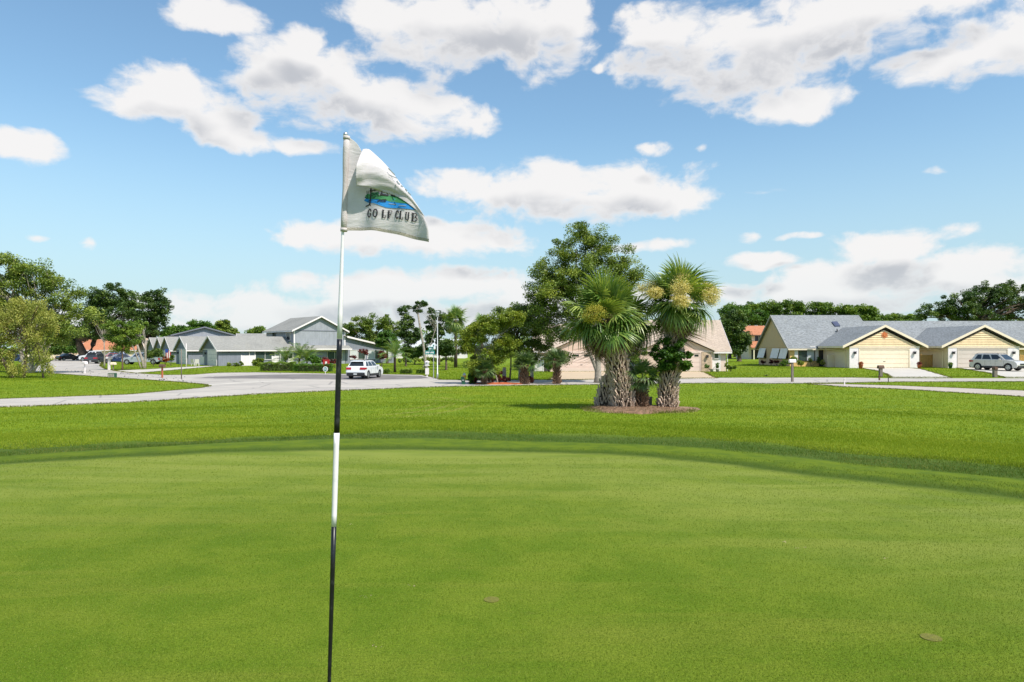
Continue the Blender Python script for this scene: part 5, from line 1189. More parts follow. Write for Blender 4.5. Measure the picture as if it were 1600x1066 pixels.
    MB().hexa([(-h-0.02, -W/2+0.08, zb_-0.02), (-h+0.3, -W/2+0.04, zb_-0.02), (-h+0.3, W/2-0.04, zb_-0.02), (-h-0.02, W/2-0.08, zb_-0.02)], [(-h-0.05, -W/2+0.06, zb_+0.26), (-h+0.3, -W/2+0.0, zb_+0.26), (-h+0.3, W/2-0.0, zb_+0.26), (-h-0.05, W/2-0.06, zb_+0.26)]).build('rear_bumper', lowm if kind != 'sedan' else paint, root, bevel=0.03)
    MB().hexa([(h-0.35, -W/2+0.04, zb_-0.04), (h+0.0, -W/2+0.16, zb_-0.04), (h+0.0, W/2-0.16, zb_-0.04), (h-0.35, W/2-0.04, zb_-0.04)], [(h-0.35, -W/2-0.0, zb_+0.2), (h+0.04, -W/2+0.12, zb_+0.2), (h+0.04, W/2-0.12, zb_+0.2), (h-0.35, W/2, zb_+0.2)]).build('front_bumper', lowm if kind != 'sedan' else paint, root, bevel=0.02)
    MB().box(h-0.02, h+0.03, -0.42, 0.42, zb_+0.30, hood-0.28).build('grille', M['dark'], root)
    for s in (-1, 1):
        MB().hexa([(h-0.30, s*(W/2-0.02)-0.02, hood-0.30), (h+0.005, s*(W/2-0.42)-0.02*0, hood-0.30), (h-0.02, s*(W/2-0.46), hood-0.28), (h-0.34, s*(W/2-0.06), hood-0.28)],
                  [(h-0.44, s*(W/2+0.002), hood-0.16), (h-0.06, s*(W/2-0.42), hood-0.18), (h-0.10, s*(W/2-0.46), hood-0.17), (h-0.46, s*(W/2-0.06), hood-0.15)]).build('headlight', M['lamp_glass'], root)
        if kind == 'suv': MB().hexa([(-h-0.005, s*(W/2-0.50) if s > 0 else -W/2-0.008, belt-0.24), (-h+0.42, s*(W/2-0.06) if s > 0 else -W/2-0.008, belt-0.20), (-h+0.42, W/2+0.008 if s > 0 else -W/2+0.06, belt-0.20), (-h-0.005, W/2-0.02 if s > 0 else -(W/2-0.50), belt-0.24)],
                  [(-h+0.03, s*(W/2-0.50) if s > 0 else -W/2-0.006, belt-0.04), (-h+0.46, s*(W/2-0.06) if s > 0 else -W/2-0.006, belt-0.10), (-h+0.46, W/2+0.006 if s > 0 else -W/2+0.06, belt-0.10), (-h+0.03, W/2-0.02 if s > 0 else -(W/2-0.50), belt-0.04)]).build('tail_light', M[tl], root)
        else: MB().box(-h-0.012, -h+0.22, min(s*(W/2-0.20), s*(W/2+0.006)), max(s*(W/2-0.20), s*(W/2+0.006)), belt-0.42, belt-0.14).build('tail_light', M[tl], root)
        MB().box(xf-0.55, xf-0.38, min(s*(W/2+0.03), s*(W/2+0.21)), max(s*(W/2+0.03), s*(W/2+0.21)), belt-0.02, belt+0.15).build('mirror', paint, root, bevel=0.03)
        for q in ((-0.35, 0.35) if kind != 'pickup' else (-0.2, 0.8)): MB().box(q-0.10, q+0.10, min(s*(W/2-0.03), s*(W/2+0.022)), max(s*(W/2-0.03), s*(W/2+0.022)), belt-0.16, belt-0.13).build('door_handle', M['metal'], root)
        if kind == 'suv': MB().box(ra+wr+0.06, fa-wr-0.06, min(s*(W/2-0.05), s*(W/2+0.014)), max(s*(W/2-0.05), s*(W/2+0.014)), zb_-0.03, zb_+0.16).build('sill_trim', lowm, root)
        for q in ((-0.75, 0.25, 1.05) if kind == 'suv' else (-0.7, 0.2, 1.0) if kind == 'sedan' else (-0.35, 0.6, 1.4)): MB().box(q, q+0.015, min(s*(W/2-0.004), s*(W/2+0.003)), max(s*(W/2-0.004), s*(W/2+0.003)), zb_+0.2, belt-0.08).build('door_seam', M['dark'], root)
    if kind == 'suv':
        for s in (-1, 1): MB().tube([(xr+0.05, s*(wt-0.06), Hh-0.03), (xr+0.25, s*(wt-0.06), Hh+0.03), (xt-0.25, s*(wt-0.06), Hh+0.03), (xt-0.02, s*(wt-0.06), Hh-0.05)], 0.02, 6).build('roof_rail', M['dark'], root)
        MB().hexa([(xr-0.22, -wt+0.05, Hh-0.09), (xr+0.02, -wt+0.05, Hh-0.06), (xr+0.02, wt-0.05, Hh-0.06), (xr-0.22, wt-0.05, Hh-0.09)], [(xr-0.20, -wt+0.05, Hh-0.05), (xr+0.02, -wt+0.05, Hh-0.02), (xr+0.02, wt-0.05, Hh-0.02), (xr-0.20, wt-0.05, Hh-0.05)]).build('spoiler', paint, root)
    MB().box(-h-0.062 if kind != 'sedan' else -h-0.02, -h-0.05 if kind != 'sedan' else -h-0.004, -0.16, 0.16, zb_+0.08, zb_+0.22).build('number_plate', M['blind'], root)
    return root
M['paint_white'] = pmat('white_car_paint', (0.80, 0.80, 0.80), 0.25, 0.02, coat=0.8); M['paint_silver'] = pmat('silver_beige_paint', (0.66, 0.62, 0.58), 0.3, 0.04, metal=0.15, coat=0.8)
M['paint_silver2'] = pmat('silver_paint', (0.42, 0.45, 0.50), 0.3, 0.04, metal=0.3, coat=0.8); M['paint_charcoal'] = pmat('charcoal_paint', (0.05, 0.05, 0.055), 0.3, 0.08, coat=0.8)
M['paint_blue'] = pmat('navy_paint', (0.02, 0.035, 0.10), 0.3, 0.08, coat=0.8); M['paint_red'] = pmat('dark_red_paint', (0.20, 0.03, 0.04), 0.3, 0.08, coat=0.8)
def cpos(px, Y, lift=0.0): x, y_, z = at(px, Y); return (x, y_, z+lift)
car('white_suv', 'white SUV parked tail-on behind the flagstick on the worn asphalt apron', cpos(570.5, 61.6, 0.024), R(80), M['paint_white'], 'suv', 4.5, 1.80, 1.64, 0.97)
car('silver_suv', 'silver beige SUV parked nose-out before the right-hand garage', cpos(1559, 74.5, 0.03), R(-64), M['paint_silver'], 'suv', 4.65, 1.84, 1.72, 1.05)
car('silver_pickup', 'silver pickup truck parked side-on behind the tree with the bare pale trunk', cpos(223, 112), R(186), M['paint_silver2'], 'pickup', 5.9, 1.95, 1.92)
car('dark_suv', 'dark SUV driving away in the middle of the side street', cpos(151.5, 117, 0.02), R(97), M['paint_charcoal'], 'suv', 4.6, 1.86, 1.80, 1.02)
car('white_pickup', 'white pickup truck parked behind the dark SUV', cpos(150, 134), R(170), M['paint_white'], 'pickup', 5.7, 1.95, 1.95, 1.05)
car('black_car', 'small black car parked far down the side street at the left kerb', cpos(107.5, 146), R(60), M['paint_charcoal'], 'sedan', 4.5, 1.8, 1.45, 1.0)
car('navy_sedan', 'navy blue sedan parked just behind the silver pickup', cpos(186, 122), R(215), M['paint_blue'], 'sedan', 4.6, 1.8, 1.5, 1.1)
car('red_sedan', 'dark red car parked left of the navy sedan', cpos(172, 131), R(215), M['paint_red'], 'sedan', 4.5, 1.8, 1.5, 1.1)
car('grey_suv', 'silver grey SUV between the dark red car and the white pickup', cpos(177, 140), R(200), M['paint_silver2'], 'suv', 4.6, 1.8, 1.72, 1.1)
car('blue_car', 'blue car under the weeping tree at the far left edge', cpos(22, 128), R(190), M['paint_blue'], 'sedan', 4.6, 1.8, 1.45)
car('white_car', 'small white car parked beneath the dark oak trunk', cpos(127, 150), R(175), M['paint_white'], 'sedan', 4.5, 1.8, 1.45, 0.9)

# ================================================================== STREET FURNITURE
def mailbox(label, px, Y, h, post, box, name='mailbox', w=0.2, l=0.45, flag_=True, rz=0.0, thick=0.05, roof=False, group='mailboxes along the street'):
    r = empty(name, at(px, Y), rz, label, 'mailbox', group)
    MB().box(-thick, thick, -thick, thick, -0.05, h).build('post', post, r, bevel=0.008)
    prof = [(-w/2, 0), (w/2, 0), (w/2, 0.13)]+[(w/2*math.cos(a), 0.13+w/2*math.sin(a)) for a in np.linspace(0.3, math.pi-0.3, 6)]+[(-w/2, 0.13)]
    MB().prism([(u, h+v) for u, v in prof], -l/2, l/2, 'y').build('box', box, r)
    MB().box(-w/2*0.92, w/2*0.92, -l/2-0.015, -l/2-0.002, h+0.01, h+0.18).build('door', box, r)
    if flag_: MB().box(w/2+0.003, w/2+0.02, -0.1, 0.0, h+0.05, h+0.24).build('signal_flag', M['red'], r)
    return r
mailbox('white mailbox on a thin post at the near edge of the side street', 132.5, 73.0, 1.0, M['white'], M['white'], l=0.6, w=0.34, rz=R(60))
mailbox('orange-brown mailbox on a pale orange post beside the curving lawn tip', 253.5, 62.5, 0.95, M['terracotta'], M['wood_brown'], l=0.5, w=0.32, rz=R(70), thick=0.06)
mailbox('white mailbox on a broad white post left of the parked navy sedan', 170.5, 84, 1.35, M['white'], M['white'], l=0.7, w=0.3, rz=R(80), thick=0.11)
mailbox('cream mailbox on a thin post just right of the broad white one', 177, 82, 0.7, M['wood_grey'], M['cream'], l=0.6, w=0.32, rz=R(80))
mailbox('grey and white mailbox on a grey post across from the long yellow house', 1238, 55.0, 1.55, M['wood_grey'], M['white'], l=0.5, w=0.26, rz=R(90), thick=0.08)
mailbox('brown wooden mailbox on a thick post at the edge of the yellow villa driveway', 1376, 63.5, 0.75, M['wood_grey'], M['wood_brown'], l=0.5, w=0.36, rz=R(90), thick=0.13)
mailbox('dark wooden mailbox post in front of the silver SUV', 1554.5, 62.5, 0.7, M['wood_grey'], M['wood_brown'], l=0.4, w=0.3, thick=0.15)
# lamp post
lp = empty('street_lamp', at(683.5, 60.5), 0, 'tall thin white street lamp beside the green street signs', 'street lamp')
zt = CZ+(HY-494)*60.5/F
MB().tube([(0, 0, -0.05), (0, 0, 0.5), (0, 0, 0.52), (0, 0, zt)], [0.08, 0.08, 0.05, 0.04], 12).build('post', M['metal'], lp, True)
MB().lathe([(0.06, 0), (0.13, 0.03), (0.17, 0.30), (0.17, 0.31)], 14, (0, 0, zt)).build('lantern', M['lamp_glass'], lp, True)
MB().lathe([(0.26, 0), (0.24, 0.05), (0.08, 0.12), (0.0, 0.14)], 14, (0, 0, zt+0.32)).build('cap', M['metal'], lp, True)
# street sign
ss = empty('street_sign', at(677.5, 59.5), 0, 'two crossed green street name blades and small plate on a grey post beside the lamp', 'street sign')
MB().box(-0.03, 0.03, -0.03, 0.03, -0.05, 2.45).build('post', M['metal'], ss)
MB().box(-0.72, 0.10, -0.055, -0.035, 2.15, 2.47).build('sign_blade', M['sign_green'], ss)
MB().box(-0.42, 0.0, -0.033, -0.005, 2.50, 2.80).build('sign_blade', M['sign_green'], ss)
MB().box(-0.02, 0.02, -0.4, 0.4, 2.82, 2.98).build('sign_blade', M['sign_green'], ss)
for k in range(7): MB().box(-0.66+k*0.10, -0.66+k*0.10+0.065, -0.059, -0.056, 2.24+0.02*(k % 2), 2.38).build('lettering', M['white'], ss)
for k in range(3): MB().box(-0.36+k*0.10, -0.36+k*0.10+0.06, -0.037, -0.034, 2.58, 2.71).build('lettering', M['white'], ss)
# white realty box sign
rs = empty('yard_sign', at(667.5, 64.0), 0, 'white post with lantern-like box and blank white panel near the hedge stubs', 'sign')
MB().box(-0.05, 0.05, -0.05, 0.05, -0.05, 1.35).build('post', M['white'], rs); MB().box(-0.17, 0.17, -0.09, -0.055, 0.25, 0.85).build('panel', M['white'], rs)
MB().box(-0.2, 0.2, -0.2, 0.2, 1.05, 1.10).build('tray', M['white'], rs); MB().box(-0.16, 0.16, -0.16, 0.16, 1.102, 1.38).build('box', M['blind'], rs); MB().lathe([(0.28, 0), (0.05, 0.14)], 4, (0, 0, 1.382)).build('roof', M['white'], rs)
# garden flag and round sign near hedge
gf = empty('garden_flag', at(508, 78.5), 0, 'red and white garden flag on a short stand behind the clipped hedge', 'garden flag')
MB().tube([(0, 0, 0), (0, 0, 1.4), (0.5, 0, 1.4)], 0.015, 5).build('stand', M['dark'], gf); MB().box(-0.25, 0.5, -0.012, 0.012, 0.45, 1.38).build('cloth', M['red'], gf); MB().box(0.0, 0.22, -0.02, -0.0125, 0.75, 1.15).build('patch', M['white'], gf)
MB().box(0.27, 0.40, -0.02, -0.0125, 0.7, 0.9).build('patch', M['white'], gf)
rd = empty('round_sign', at(508.5, 70.5), 0, 'small round blue and white sign on a stake before the hedge', 'sign')
MB().box(-0.02, 0.02, -0.02, 0.02, 0, 0.5).build('stake', M['white'], rd)
MB().tube([(0, -0.03, 0.55), (0, 0.0, 0.55)], 0.26, 18).build('rim', M['white'], rd); MB().tube([(0, -0.045, 0.55), (0, -0.032, 0.55)], 0.19, 18).build('disc', M['sign_green'], rd); MB().box(-0.15, 0.15, -0.05, -0.047, 0.51, 0.59).build('band', M['white'], rd)
# hydrant
hy = empty('fire_hydrant', at(725.5, 57.5), 0, 'small yellow and silver fire hydrant behind the green marker post', 'fire hydrant')
MB().lathe([(0.16, 0), (0.16, 0.05), (0.11, 0.06), (0.11, 0.42)], 14).build('barrel', M['yellow'], hy, False); MB().lathe([(0.14, 0), (0.14, 0.04), (0.12, 0.10), (0.05, 0.17), (0.03, 0.22)], 14, (0, 0, 0.422)).build('bonnet', M['metal'], hy)
for s in (-1, 1): MB().tube([(s*0.1, 0, 0.33), (s*0.2, 0, 0.33)], 0.055, 10).build('nozzle', M['yellow'], hy)
MB().tube([(0, -0.1, 0.30), (0, -0.21, 0.30)], 0.075, 10).build('nozzle', M['yellow'], hy)
gb = empty('utility_pedestal', at(724.5, 51.0), R(8), 'dark green leaning utility pedestal at the lawn edge by the road', 'utility box')
gb.rotation_euler = (0, R(-8), 0)
MB().box(-0.13, 0.13, -0.1, 0.1, -0.05, 0.52).build('housing', M['green_metal'], gb, bevel=0.015); MB().box(-0.14, 0.14, -0.11, 0.11, 0.522, 0.60).build('lid', M['green_metal'], gb, bevel=0.02); MB().box(-0.04, 0.04, -0.108, -0.101, 0.30, 0.38).build('plate', M['white'], gb)
ub = empty('utility_box', at(175.5, 63.0), 0, 'low dark green slatted utility box on the curving lawn', 'utility box')
MB().box(-0.32, 0.32, -0.2, 0.2, -0.02, 0.42).build('housing', M['green_metal'], ub, bevel=0.02)
for k in range(3): MB().box(-0.28+k*0.2, -0.12+k*0.2, -0.22, -0.202, 0.03, 0.38).build('slat', M['stone_grey'], ub)
for px, Y, h, m_, lb in ((283.5, 60.5, 2.6, 'wood_grey', 'thin bare grey sign post standing on the lawn tip'), (291, 96, 3.3, 'white', 'white flagpole in front of the far grey garage'), (192, 84, 0.0, '', '')):
    if h:
        MBo = MB().tube([(0, 0, -0.05), (0, 0, h*0.5), (0, 0, h)], [0.05, 0.045, 0.035], 8).build('thin_post', M[m_], None, True); MBo.location = at(px, Y); tag(MBo, lb, 'post')
fl = empty('banner', at(259, 108), 0, 'small red and white striped flag hanging beside the grey row', 'flag')
for k in range(5): MB().box(0.0+k*0.16, 0.155+k*0.16, -0.01, 0.01, 1.1-0.1*k*0.5, 2.5-0.12*k).build('stripe', M['red'] if k % 2 == 0 else M['white'], fl)
MB().box(-0.08, 0.38, -0.03, -0.012, 1.95, 2.5).build('canton', M['blue'], fl)
for px, Y, h, w, m_, lb in ((1319.5, 49.5, 0.45, 0.07, 'white', 'short white marker stake beside the cart path'), (1374, 57.5, 0.35, 0.10, 'wood_brown', 'tiny dark marker with a pale foot on the strip of grass beside the road'), (1388, 55.0, 0.30, 0.05, 'dark', 'tiny black stake on the strip of grass above the cart path')):
    mb = MB(); mb.box(-w/2, w/2, -w/2, w/2, -0.03, h); mb.box(-w*0.8, w*0.8, -w*0.8, w*0.8, h, h+0.06); ob = mb.build('marker_stake', M[m_], bevel=0.006); ob.location = at(px, Y); tag(ob, lb, 'stake')
# stone stumps beside the road among the shrubs
for px, Y, w, h, lb in ((788, 56.5, 0.30, 1.05, 'pale rough stump post at the right edge of the mulched shrub'), (815, 59.0, 0.5, 1.0, 'pale stone pillar behind the small brown palm trunk'), (831, 60.0, 0.28, 0.75, 'lower pale stone stub right of the pillar')):
    mb = MB(); mb.hexa([(-w*.6, -w*.5, -.05), (w*.6, -w*.5, -.05), (w*.6, w*.5, -.05), (-w*.6, w*.5, -.05)], [(-w*.5, -w*.4, h), (w*.5, -w*.4, h*1.02), (w*.5, w*.4, h*1.02), (-w*.5, w*.4, h)]); mb.box(-w*0.55, w*0.55, -w*0.45, w*0.45, h*1.03, h*1.03+0.05)
    ob = mb.build('stone_pillar', M['stone_grey'], bevel=0.03); ob.location = at(px, Y); tag(ob, lb, 'pillar')

# ================================================================== TREES AND SHRUBS
# big tree behind the palms
tree('broadleaf_tree', 'tall broad olive-green tree rising behind the palm clump', 'tree', 937, 53.5,
     [(905, 390, 52, 36), (950, 405, 48, 38), (870, 430, 40, 34), (920, 440, 55, 40), (975, 425, 32, 26), (850, 455, 30, 26), (880, 480, 42, 30), (840, 425, 22, 18), (940, 480, 45, 30), (985, 440, 22, 20), (915, 362, 30, 14), (885, 450, 60, 44), (845, 500, 34, 30), (900, 520, 34, 28), (870, 560, 26, 20), (1000, 430, 12, 12), (862, 520, 30, 20)],
     'leaf_olive', 80000, 0.072, 360, 0.62, 0.22, 'bark_pale', 500, nl=46, shell=0.22, trunks=[(934, 932, 505, 0.24), (940, 905, 512, 0.15)], depth=0.75, limb_r=0.4)
# bushy tree in the mulch by the road
tree('bushy_tree', 'bushy yellow-green tree leaning over red mulch at the road edge', 'tree', 775, 51.5,
     [(745, 525, 22, 20), (770, 510, 26, 22), (735, 545, 18, 14), (755, 560, 30, 20), (790, 545, 24, 24), (730, 525, 16, 12), (720, 535, 12, 10), (800, 500, 24, 16), (760, 583, 22, 12), (740, 575, 18, 12)],
     'leaf_yellow', 40000, 0.060, 230, 0.42, 0.05, 'bark_pale', 540, nl=30, trunks=[(779, 762, 545, 0.055), (770, 748, 555, 0.04), (765, 772, 540, 0.04)], limb_r=0.5, dt=0.02)
tree('bushy_tree', 'large round olive tree with drooping dark underside right of the yellow-green one', 'tree', 822, 56,
     [(800, 500, 36, 24), (830, 500, 30, 26), (815, 530, 40, 24), (780, 510, 26, 18), (845, 535, 20, 24), (795, 545, 26, 20), (820, 485, 28, 14), (830, 558, 20, 14)],
     'leaf_olive', 42000, 0.068, 240, 0.50, 0.12, 'bark', 535, nl=26, trunks=[(822, 806, 530, 0.12), (796, 800, 530, 0.07)], dt=-0.06)
# small boots palms in front of it
def small_sabal(label, px, Y, crown_py, trunk_w, n, R_, dark=True, cname='young_sabal', lo=-35):
    b = Vector(at(px, Y)); r = empty(cname, b, label=label, cat='palm tree', group='small palms along the road'); t = loc(px, Y, crown_py, b)
    booted_trunk(r, [(0, 0, -0.05), tuple(Vector(t)*0.5), tuple(t)], [trunk_w, trunk_w*0.8, trunk_w*0.5], BOOTS, 0.10, 8, 1.1, jitter=0.4)
    palm_crown(r, t, n, R_, lo, 84, 0, (FRK, FRK, FRD)); return r
small_sabal('small palm with a shaggy brown trunk before the pink garage', 870, 51.8, 563, 0.21, 26, 0.80, lo=-20)
small_sabal('low palm with thick shaggy trunk before the stone pillar', 819.5, 51.6, 572, 0.27, 22, 0.95, lo=-10)
small_sabal('spreading dark palmetto at the left of the mulched shrub', 757, 51.0, 580, 0.10, 22, 0.85, lo=-25)
mound('red_mulch', [(gp(780, 601)[0]+2.0*math.cos(a), gp(780, 601)[1]+0.55*math.sin(a)+0.3) for a in np.linspace(0, 2*math.pi, 18)[:-1]], 0.14, M['mulch_red'])
mound('mulch_ring', [(gp(757, 600)[0]+1.4*math.cos(a), gp(757, 600)[1]+0.45*math.sin(a)+0.3) for a in np.linspace(0, 2*math.pi, 14)[:-1]], 0.08, M['mulch'])
def shrub(label, px, Y, blobs, mat='leaf_mid', n=3000, size=0.06, cr=0.16, per=40, name='shrub', cat='shrub', stem=True, dt=0.0, shell=0.45, group=None):
    x0, y0_, z0 = at(px, Y); s = Y/F; r = empty(name, (x0, y0_, z0), label=label, cat=cat, group=group)
    BL = [(((cx-CX)*s-x0, 0, max(CZ+(HY-cy)*s-z0, 0.05)), (rx*s*0.9, max(rx, ry)*s*0.7, ry*s*0.95)) for cx, cy, rx, ry in blobs]
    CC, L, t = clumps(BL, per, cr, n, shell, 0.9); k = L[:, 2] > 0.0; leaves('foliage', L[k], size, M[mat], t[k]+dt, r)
    if stem: limbs(CC, (0, 0, -0.03), (0, 0, 0.15), 0.025, M['bark'], r, 8, 'stem', 1.0, 4)
    return r
shrub('dark red leafy shrub beside the red mulch under the leaning tree', 790, 51.8, [(785, 590, 14, 10), (770, 592, 14, 9), (750, 593, 12, 7)], 'leaf_red', 3600, 0.05, 0.14, dt=-0.1)
shrub('pale-edged green plant left of the palmetto by the road', 739, 52.0, [(740, 588, 9, 10), (737, 596, 7, 5)], 'leaf_bright', 1800, 0.07, 0.12)
shrub('round bright green bush beside the white vinyl gate', 857, 76.5, [(857, 571, 9, 10)], 'leaf_bright', 2600, 0.06, 0.2)
shrub('low brown-red plant at the foot of the low shaggy palm', 833, 52.2, [(828, 594, 7, 6)], 'leaf_red', 900, 0.05, 0.1)
# left foreground: weeping tree and big canopy behind it
tree('weeping_tree', 'weeping straw-coloured bottlebrush tree leaning over the left lawn', 'tree', 40, 62,
     [(20, 500, 34, 26), (50, 485, 34, 20), (0, 520, 34, 30), (40, 530, 30, 22), (70, 510, 24, 18), (5, 560, 24, 18), (60, 560, 18, 16), (75, 573, 14, 12), (-25, 500, 34, 36), (30, 578, 24, 10), (-30, 560, 28, 24)],
     'leaf_straw', 38000, 0.075, 280, 0.46, 0.16, 'bark', 520, nl=30, droop=1.1, dt=0.12, trunks=[(36, 44, 520, 0.13), (68, 60, 545, 0.08), (20, -10, 540, 0.14)], flatc=1.5)
tree('broadleaf_tree', 'large spreading mid-green tree at the far left with pale diagonal limbs', 'tree', 44, 74,
     [(20, 420, 44, 28), (60, 435, 44, 30), (-20, 430, 50, 40), (100, 460, 36, 26), (125, 490, 28, 22), (80, 490, 44, 30), (30, 470, 50, 36), (-30, 490, 50, 40), (60, 525, 40, 24), (115, 515, 30, 14), (90, 530, 26, 16), (-60, 450, 50, 50)],
     'leaf_olive', 64000, 0.105, 360, 0.82, 0.34, 'bark_pale', 500, nl=50, trunks=[(44, 60, 505, 0.30), (48, 92, 515, 0.18), (40, 20, 500, 0.22)], shell=0.3, depth=0.8, dt=0.10)
# oaks down the side street
tree('live_oak', 'tall dark oak over the parked cars, its thick black trunk leaning left', 'tree', 133, 141,
     [(170, 465, 36, 26), (200, 470, 26, 24), (150, 480, 26, 24), (180, 495, 44, 24), (150, 520, 36, 18), (115, 530, 22, 14), (190, 525, 30, 18), (125, 510, 24, 16)],
     'leaf_dark', 34000, 0.19, 260, 1.05, 0.85, 'bark', 525, nl=30, trunks=[(134, 120, 528, 0.85), (136, 150, 525, 0.6)], dt=0.12)
tree('live_oak', 'dark oak with ragged crown right of the tallest one', 'tree', 232, 150,
     [(240, 465, 24, 18), (230, 485, 28, 22), (250, 480, 15, 22), (215, 500, 28, 18), (245, 505, 16, 16), (225, 520, 30, 16), (255, 495, 10, 12), (210, 535, 26, 12)],
     'leaf_dark', 26000, 0.19, 220, 0.95, 0.6, 'bark', 530, nl=24, dt=0.06)
tree('small_tree', 'small light green tree with thin dark red trunk on the side lawn', 'tree', 191, 84,
     [(190, 512, 22, 12), (180, 525, 18, 14), (200, 530, 20, 16), (190, 545, 16, 10), (172, 510, 10, 7), (208, 515, 14, 10)],
     'leaf_mid', 12000, 0.10, 110, 0.5, 0.09, 'wood_brown', 535, nl=14, dt=0.1)
bt = tree('bare_branch_tree', 'half-bare tree with pale forked trunk in front of the silver pickup', 'tree', 226, 90,
     [(215, 512, 12, 9), (205, 520, 10, 6), (222, 506, 10, 6), (170, 510, 10, 5)], 'leaf_mid', 2600, 0.10, 40, 0.4, 0.16, 'bark_pale', 540, nl=12, trunks=[(226, 212, 530, 0.17), (226, 228, 532, 0.15), (221, 196, 512, 0.09)], dt=0.05)
tree('small_tree', 'bare pinkish branches spreading before the dark oak trunk', 'tree', 163, 100,
     [(165, 512, 12, 8), (155, 505, 12, 6), (172, 520, 8, 6)], 'leaf_straw', 500, 0.08, 40, 0.5, 0.10, 'bark_pale', 530, nl=30)
shrub('round dark green bush before the beige roofed row house', 240, 100, [(240, 553, 14, 8), (234, 556, 9, 6), (248, 556, 8, 6)], 'leaf_dark', 4200, 0.10, 0.35, dt=0.2)
shrub('orange and red croton beside the far grey garage', 258, 101, [(258, 562, 5, 5)], 'leaf_orange', 900, 0.09, 0.2, 16)
shrub('dark clipped bush between the croton and the far garage', 267, 103, [(267, 560, 5, 6)], 'leaf_mid', 1200, 0.09, 0.2, 16)
shrub('bright green bushes under the left trees before the orange roof', 118, 152, [(115, 545, 16, 8), (100, 545, 12, 9), (92, 548, 8, 8)], 'leaf_bright', 5000, 0.2, 0.7, dt=0.05)
shrub('deep green mass of bushes at the left bend of the side street', 88, 140, [(88, 540, 12, 16), (75, 545, 16, 14), (55, 545, 20, 14)], 'leaf_mid', 9000, 0.2, 0.8)
for px, Y, b, m_, lb in ((283, 190, [(270, 520, 16, 10), (290, 517, 12, 8)], 'leaf_bright', 'light green tree behind the far gable of the grey houses'),
                         (318, 195, [(305, 508, 12, 8), (322, 514, 14, 10), (312, 520, 16, 8)], 'leaf_bright', 'yellowish green tree top above the pale upper-storey gable'),
                         (350, 200, [(350, 508, 12, 8), (345, 518, 16, 8), (362, 520, 10, 7)], 'leaf_olive', 'sparse olive tree top right of the pale gable'),
                         (398, 200, [(396, 520, 10, 5), (405, 516, 8, 5)], 'leaf_mid', 'low tree top beside the two-storey roof corner'),
                         (335, 230, [(335, 523, 40, 6)], 'leaf_yellow', 'long low tree top on the horizon behind the grey roofs')):
    tree('distant_tree', lb, 'tree', px, Y, b, m_, 9000, 0.24, 90, 1.0, 0.25, 'bark', nl=8, group='trees behind the grey houses', dt=0.05)
tree('oak_tree', 'broad grey-green oak right of the two-storey house', 'tree', 580, 150,
     [(560, 512, 26, 16), (590, 505, 26, 16), (615, 515, 18, 16), (575, 530, 34, 14), (600, 535, 26, 14), (545, 520, 12, 12)], 'leaf_olive', 26000, 0.17, 200, 0.9, 0.5, 'bark', 535, nl=18, dt=-0.05)
tree('small_tree', 'bright mid-green tree in front of the broad oak', 'tree', 605, 118, [(605, 527, 16, 11), (612, 540, 12, 9), (597, 537, 10, 8)], 'leaf_bright', 9000, 0.13, 80, 0.6, 0.2, nl=8, dt=-0.1)
for px, Y, b, lb in ((634, 100, [(630, 487, 8, 10), (636, 505, 13, 14), (630, 520, 11, 14), (642, 530, 14, 14), (638, 548, 12, 8), (648, 520, 8, 9)], 'dark upright cedar left of the leaning trunk'),
                     (686, 108, [(672, 485, 6, 8), (686, 495, 15, 12), (675, 508, 14, 14), (692, 515, 15, 14), (682, 530, 18, 14), (700, 500, 12, 12)], 'dark dense cedar behind the street lamp'),
                     (697, 84, [(697, 540, 12, 8), (692, 550, 9, 7), (703, 548, 8, 7)], 'small dark tree with thin black trunk on the park lawn')):
    tree('cedar_tree', lb, 'tree', px, Y, b, 'leaf_dark', 12000, 0.12, 110, 0.5, 0.14, 'bark', nl=12, group='cedars in the middle distance', dt=0.05)
tree('leaning_pine', 'leaning pine with long bare slanting trunk and tufted top', 'tree', 667, 84,
     [(656, 472, 6, 5), (645, 480, 9, 3), (652, 485, 8, 3), (662, 476, 5, 5)], 'leaf_dark', 2600, 0.09, 26, 0.3, 0.15, 'bark_pale', 478, nl=8, trunks=[(666, 652, 478, 0.16), (659, 684, 505, 0.05)], dt=0.05)
def far_sabal(label, px, Y, cpy, R_, n=34):
    b = Vector(at(px, Y)); r = empty('cabbage_palm', b, label=label, cat='palm tree', group='cabbage palms in the middle distance'); t = loc(px, Y, cpy, b)
    MB().tube([(0, 0, -0.05), tuple(Vector(t)*0.5), tuple(t)], [0.26, 0.2, 0.18], 8).build('trunk', M['bark'], r, True); palm_crown(r, t, n, R_, -60, 84, 8)
far_sabal('tall cabbage palm with round drooping crown right of the street lamp', 712, 96, 500, 1.35); far_sabal('second cabbage palm, smaller, half hidden right of the tall one', 753, 100, 508, 1.1, 26)
tree('olive_tree', 'yellowish tree filling the gap between the cabbage palms and bushy trees', 'tree', 742, 92, [(735, 520, 16, 12), (748, 512, 12, 10), (745, 530, 14, 12)], 'leaf_yellow', 7000, 0.11, 70, 0.5, 0.12, nl=8)
tree('small_tree', 'dense green undergrowth tree under the leaning pine', 'tree', 648, 112, [(650, 552, 16, 9), (640, 556, 12, 7), (660, 545, 10, 8)], 'leaf_mid', 7000, 0.14, 60, 0.6, 0.1, nl=6)
shrub('long low reddish hedge across the park lawn', 650, 108, [(645, 563, 14, 3), (670, 562, 18, 3), (700, 562, 16, 3), (630, 563, 12, 3)], 'leaf_olive', 5000, 0.12, 0.3, name='hedge', cat='hedge')
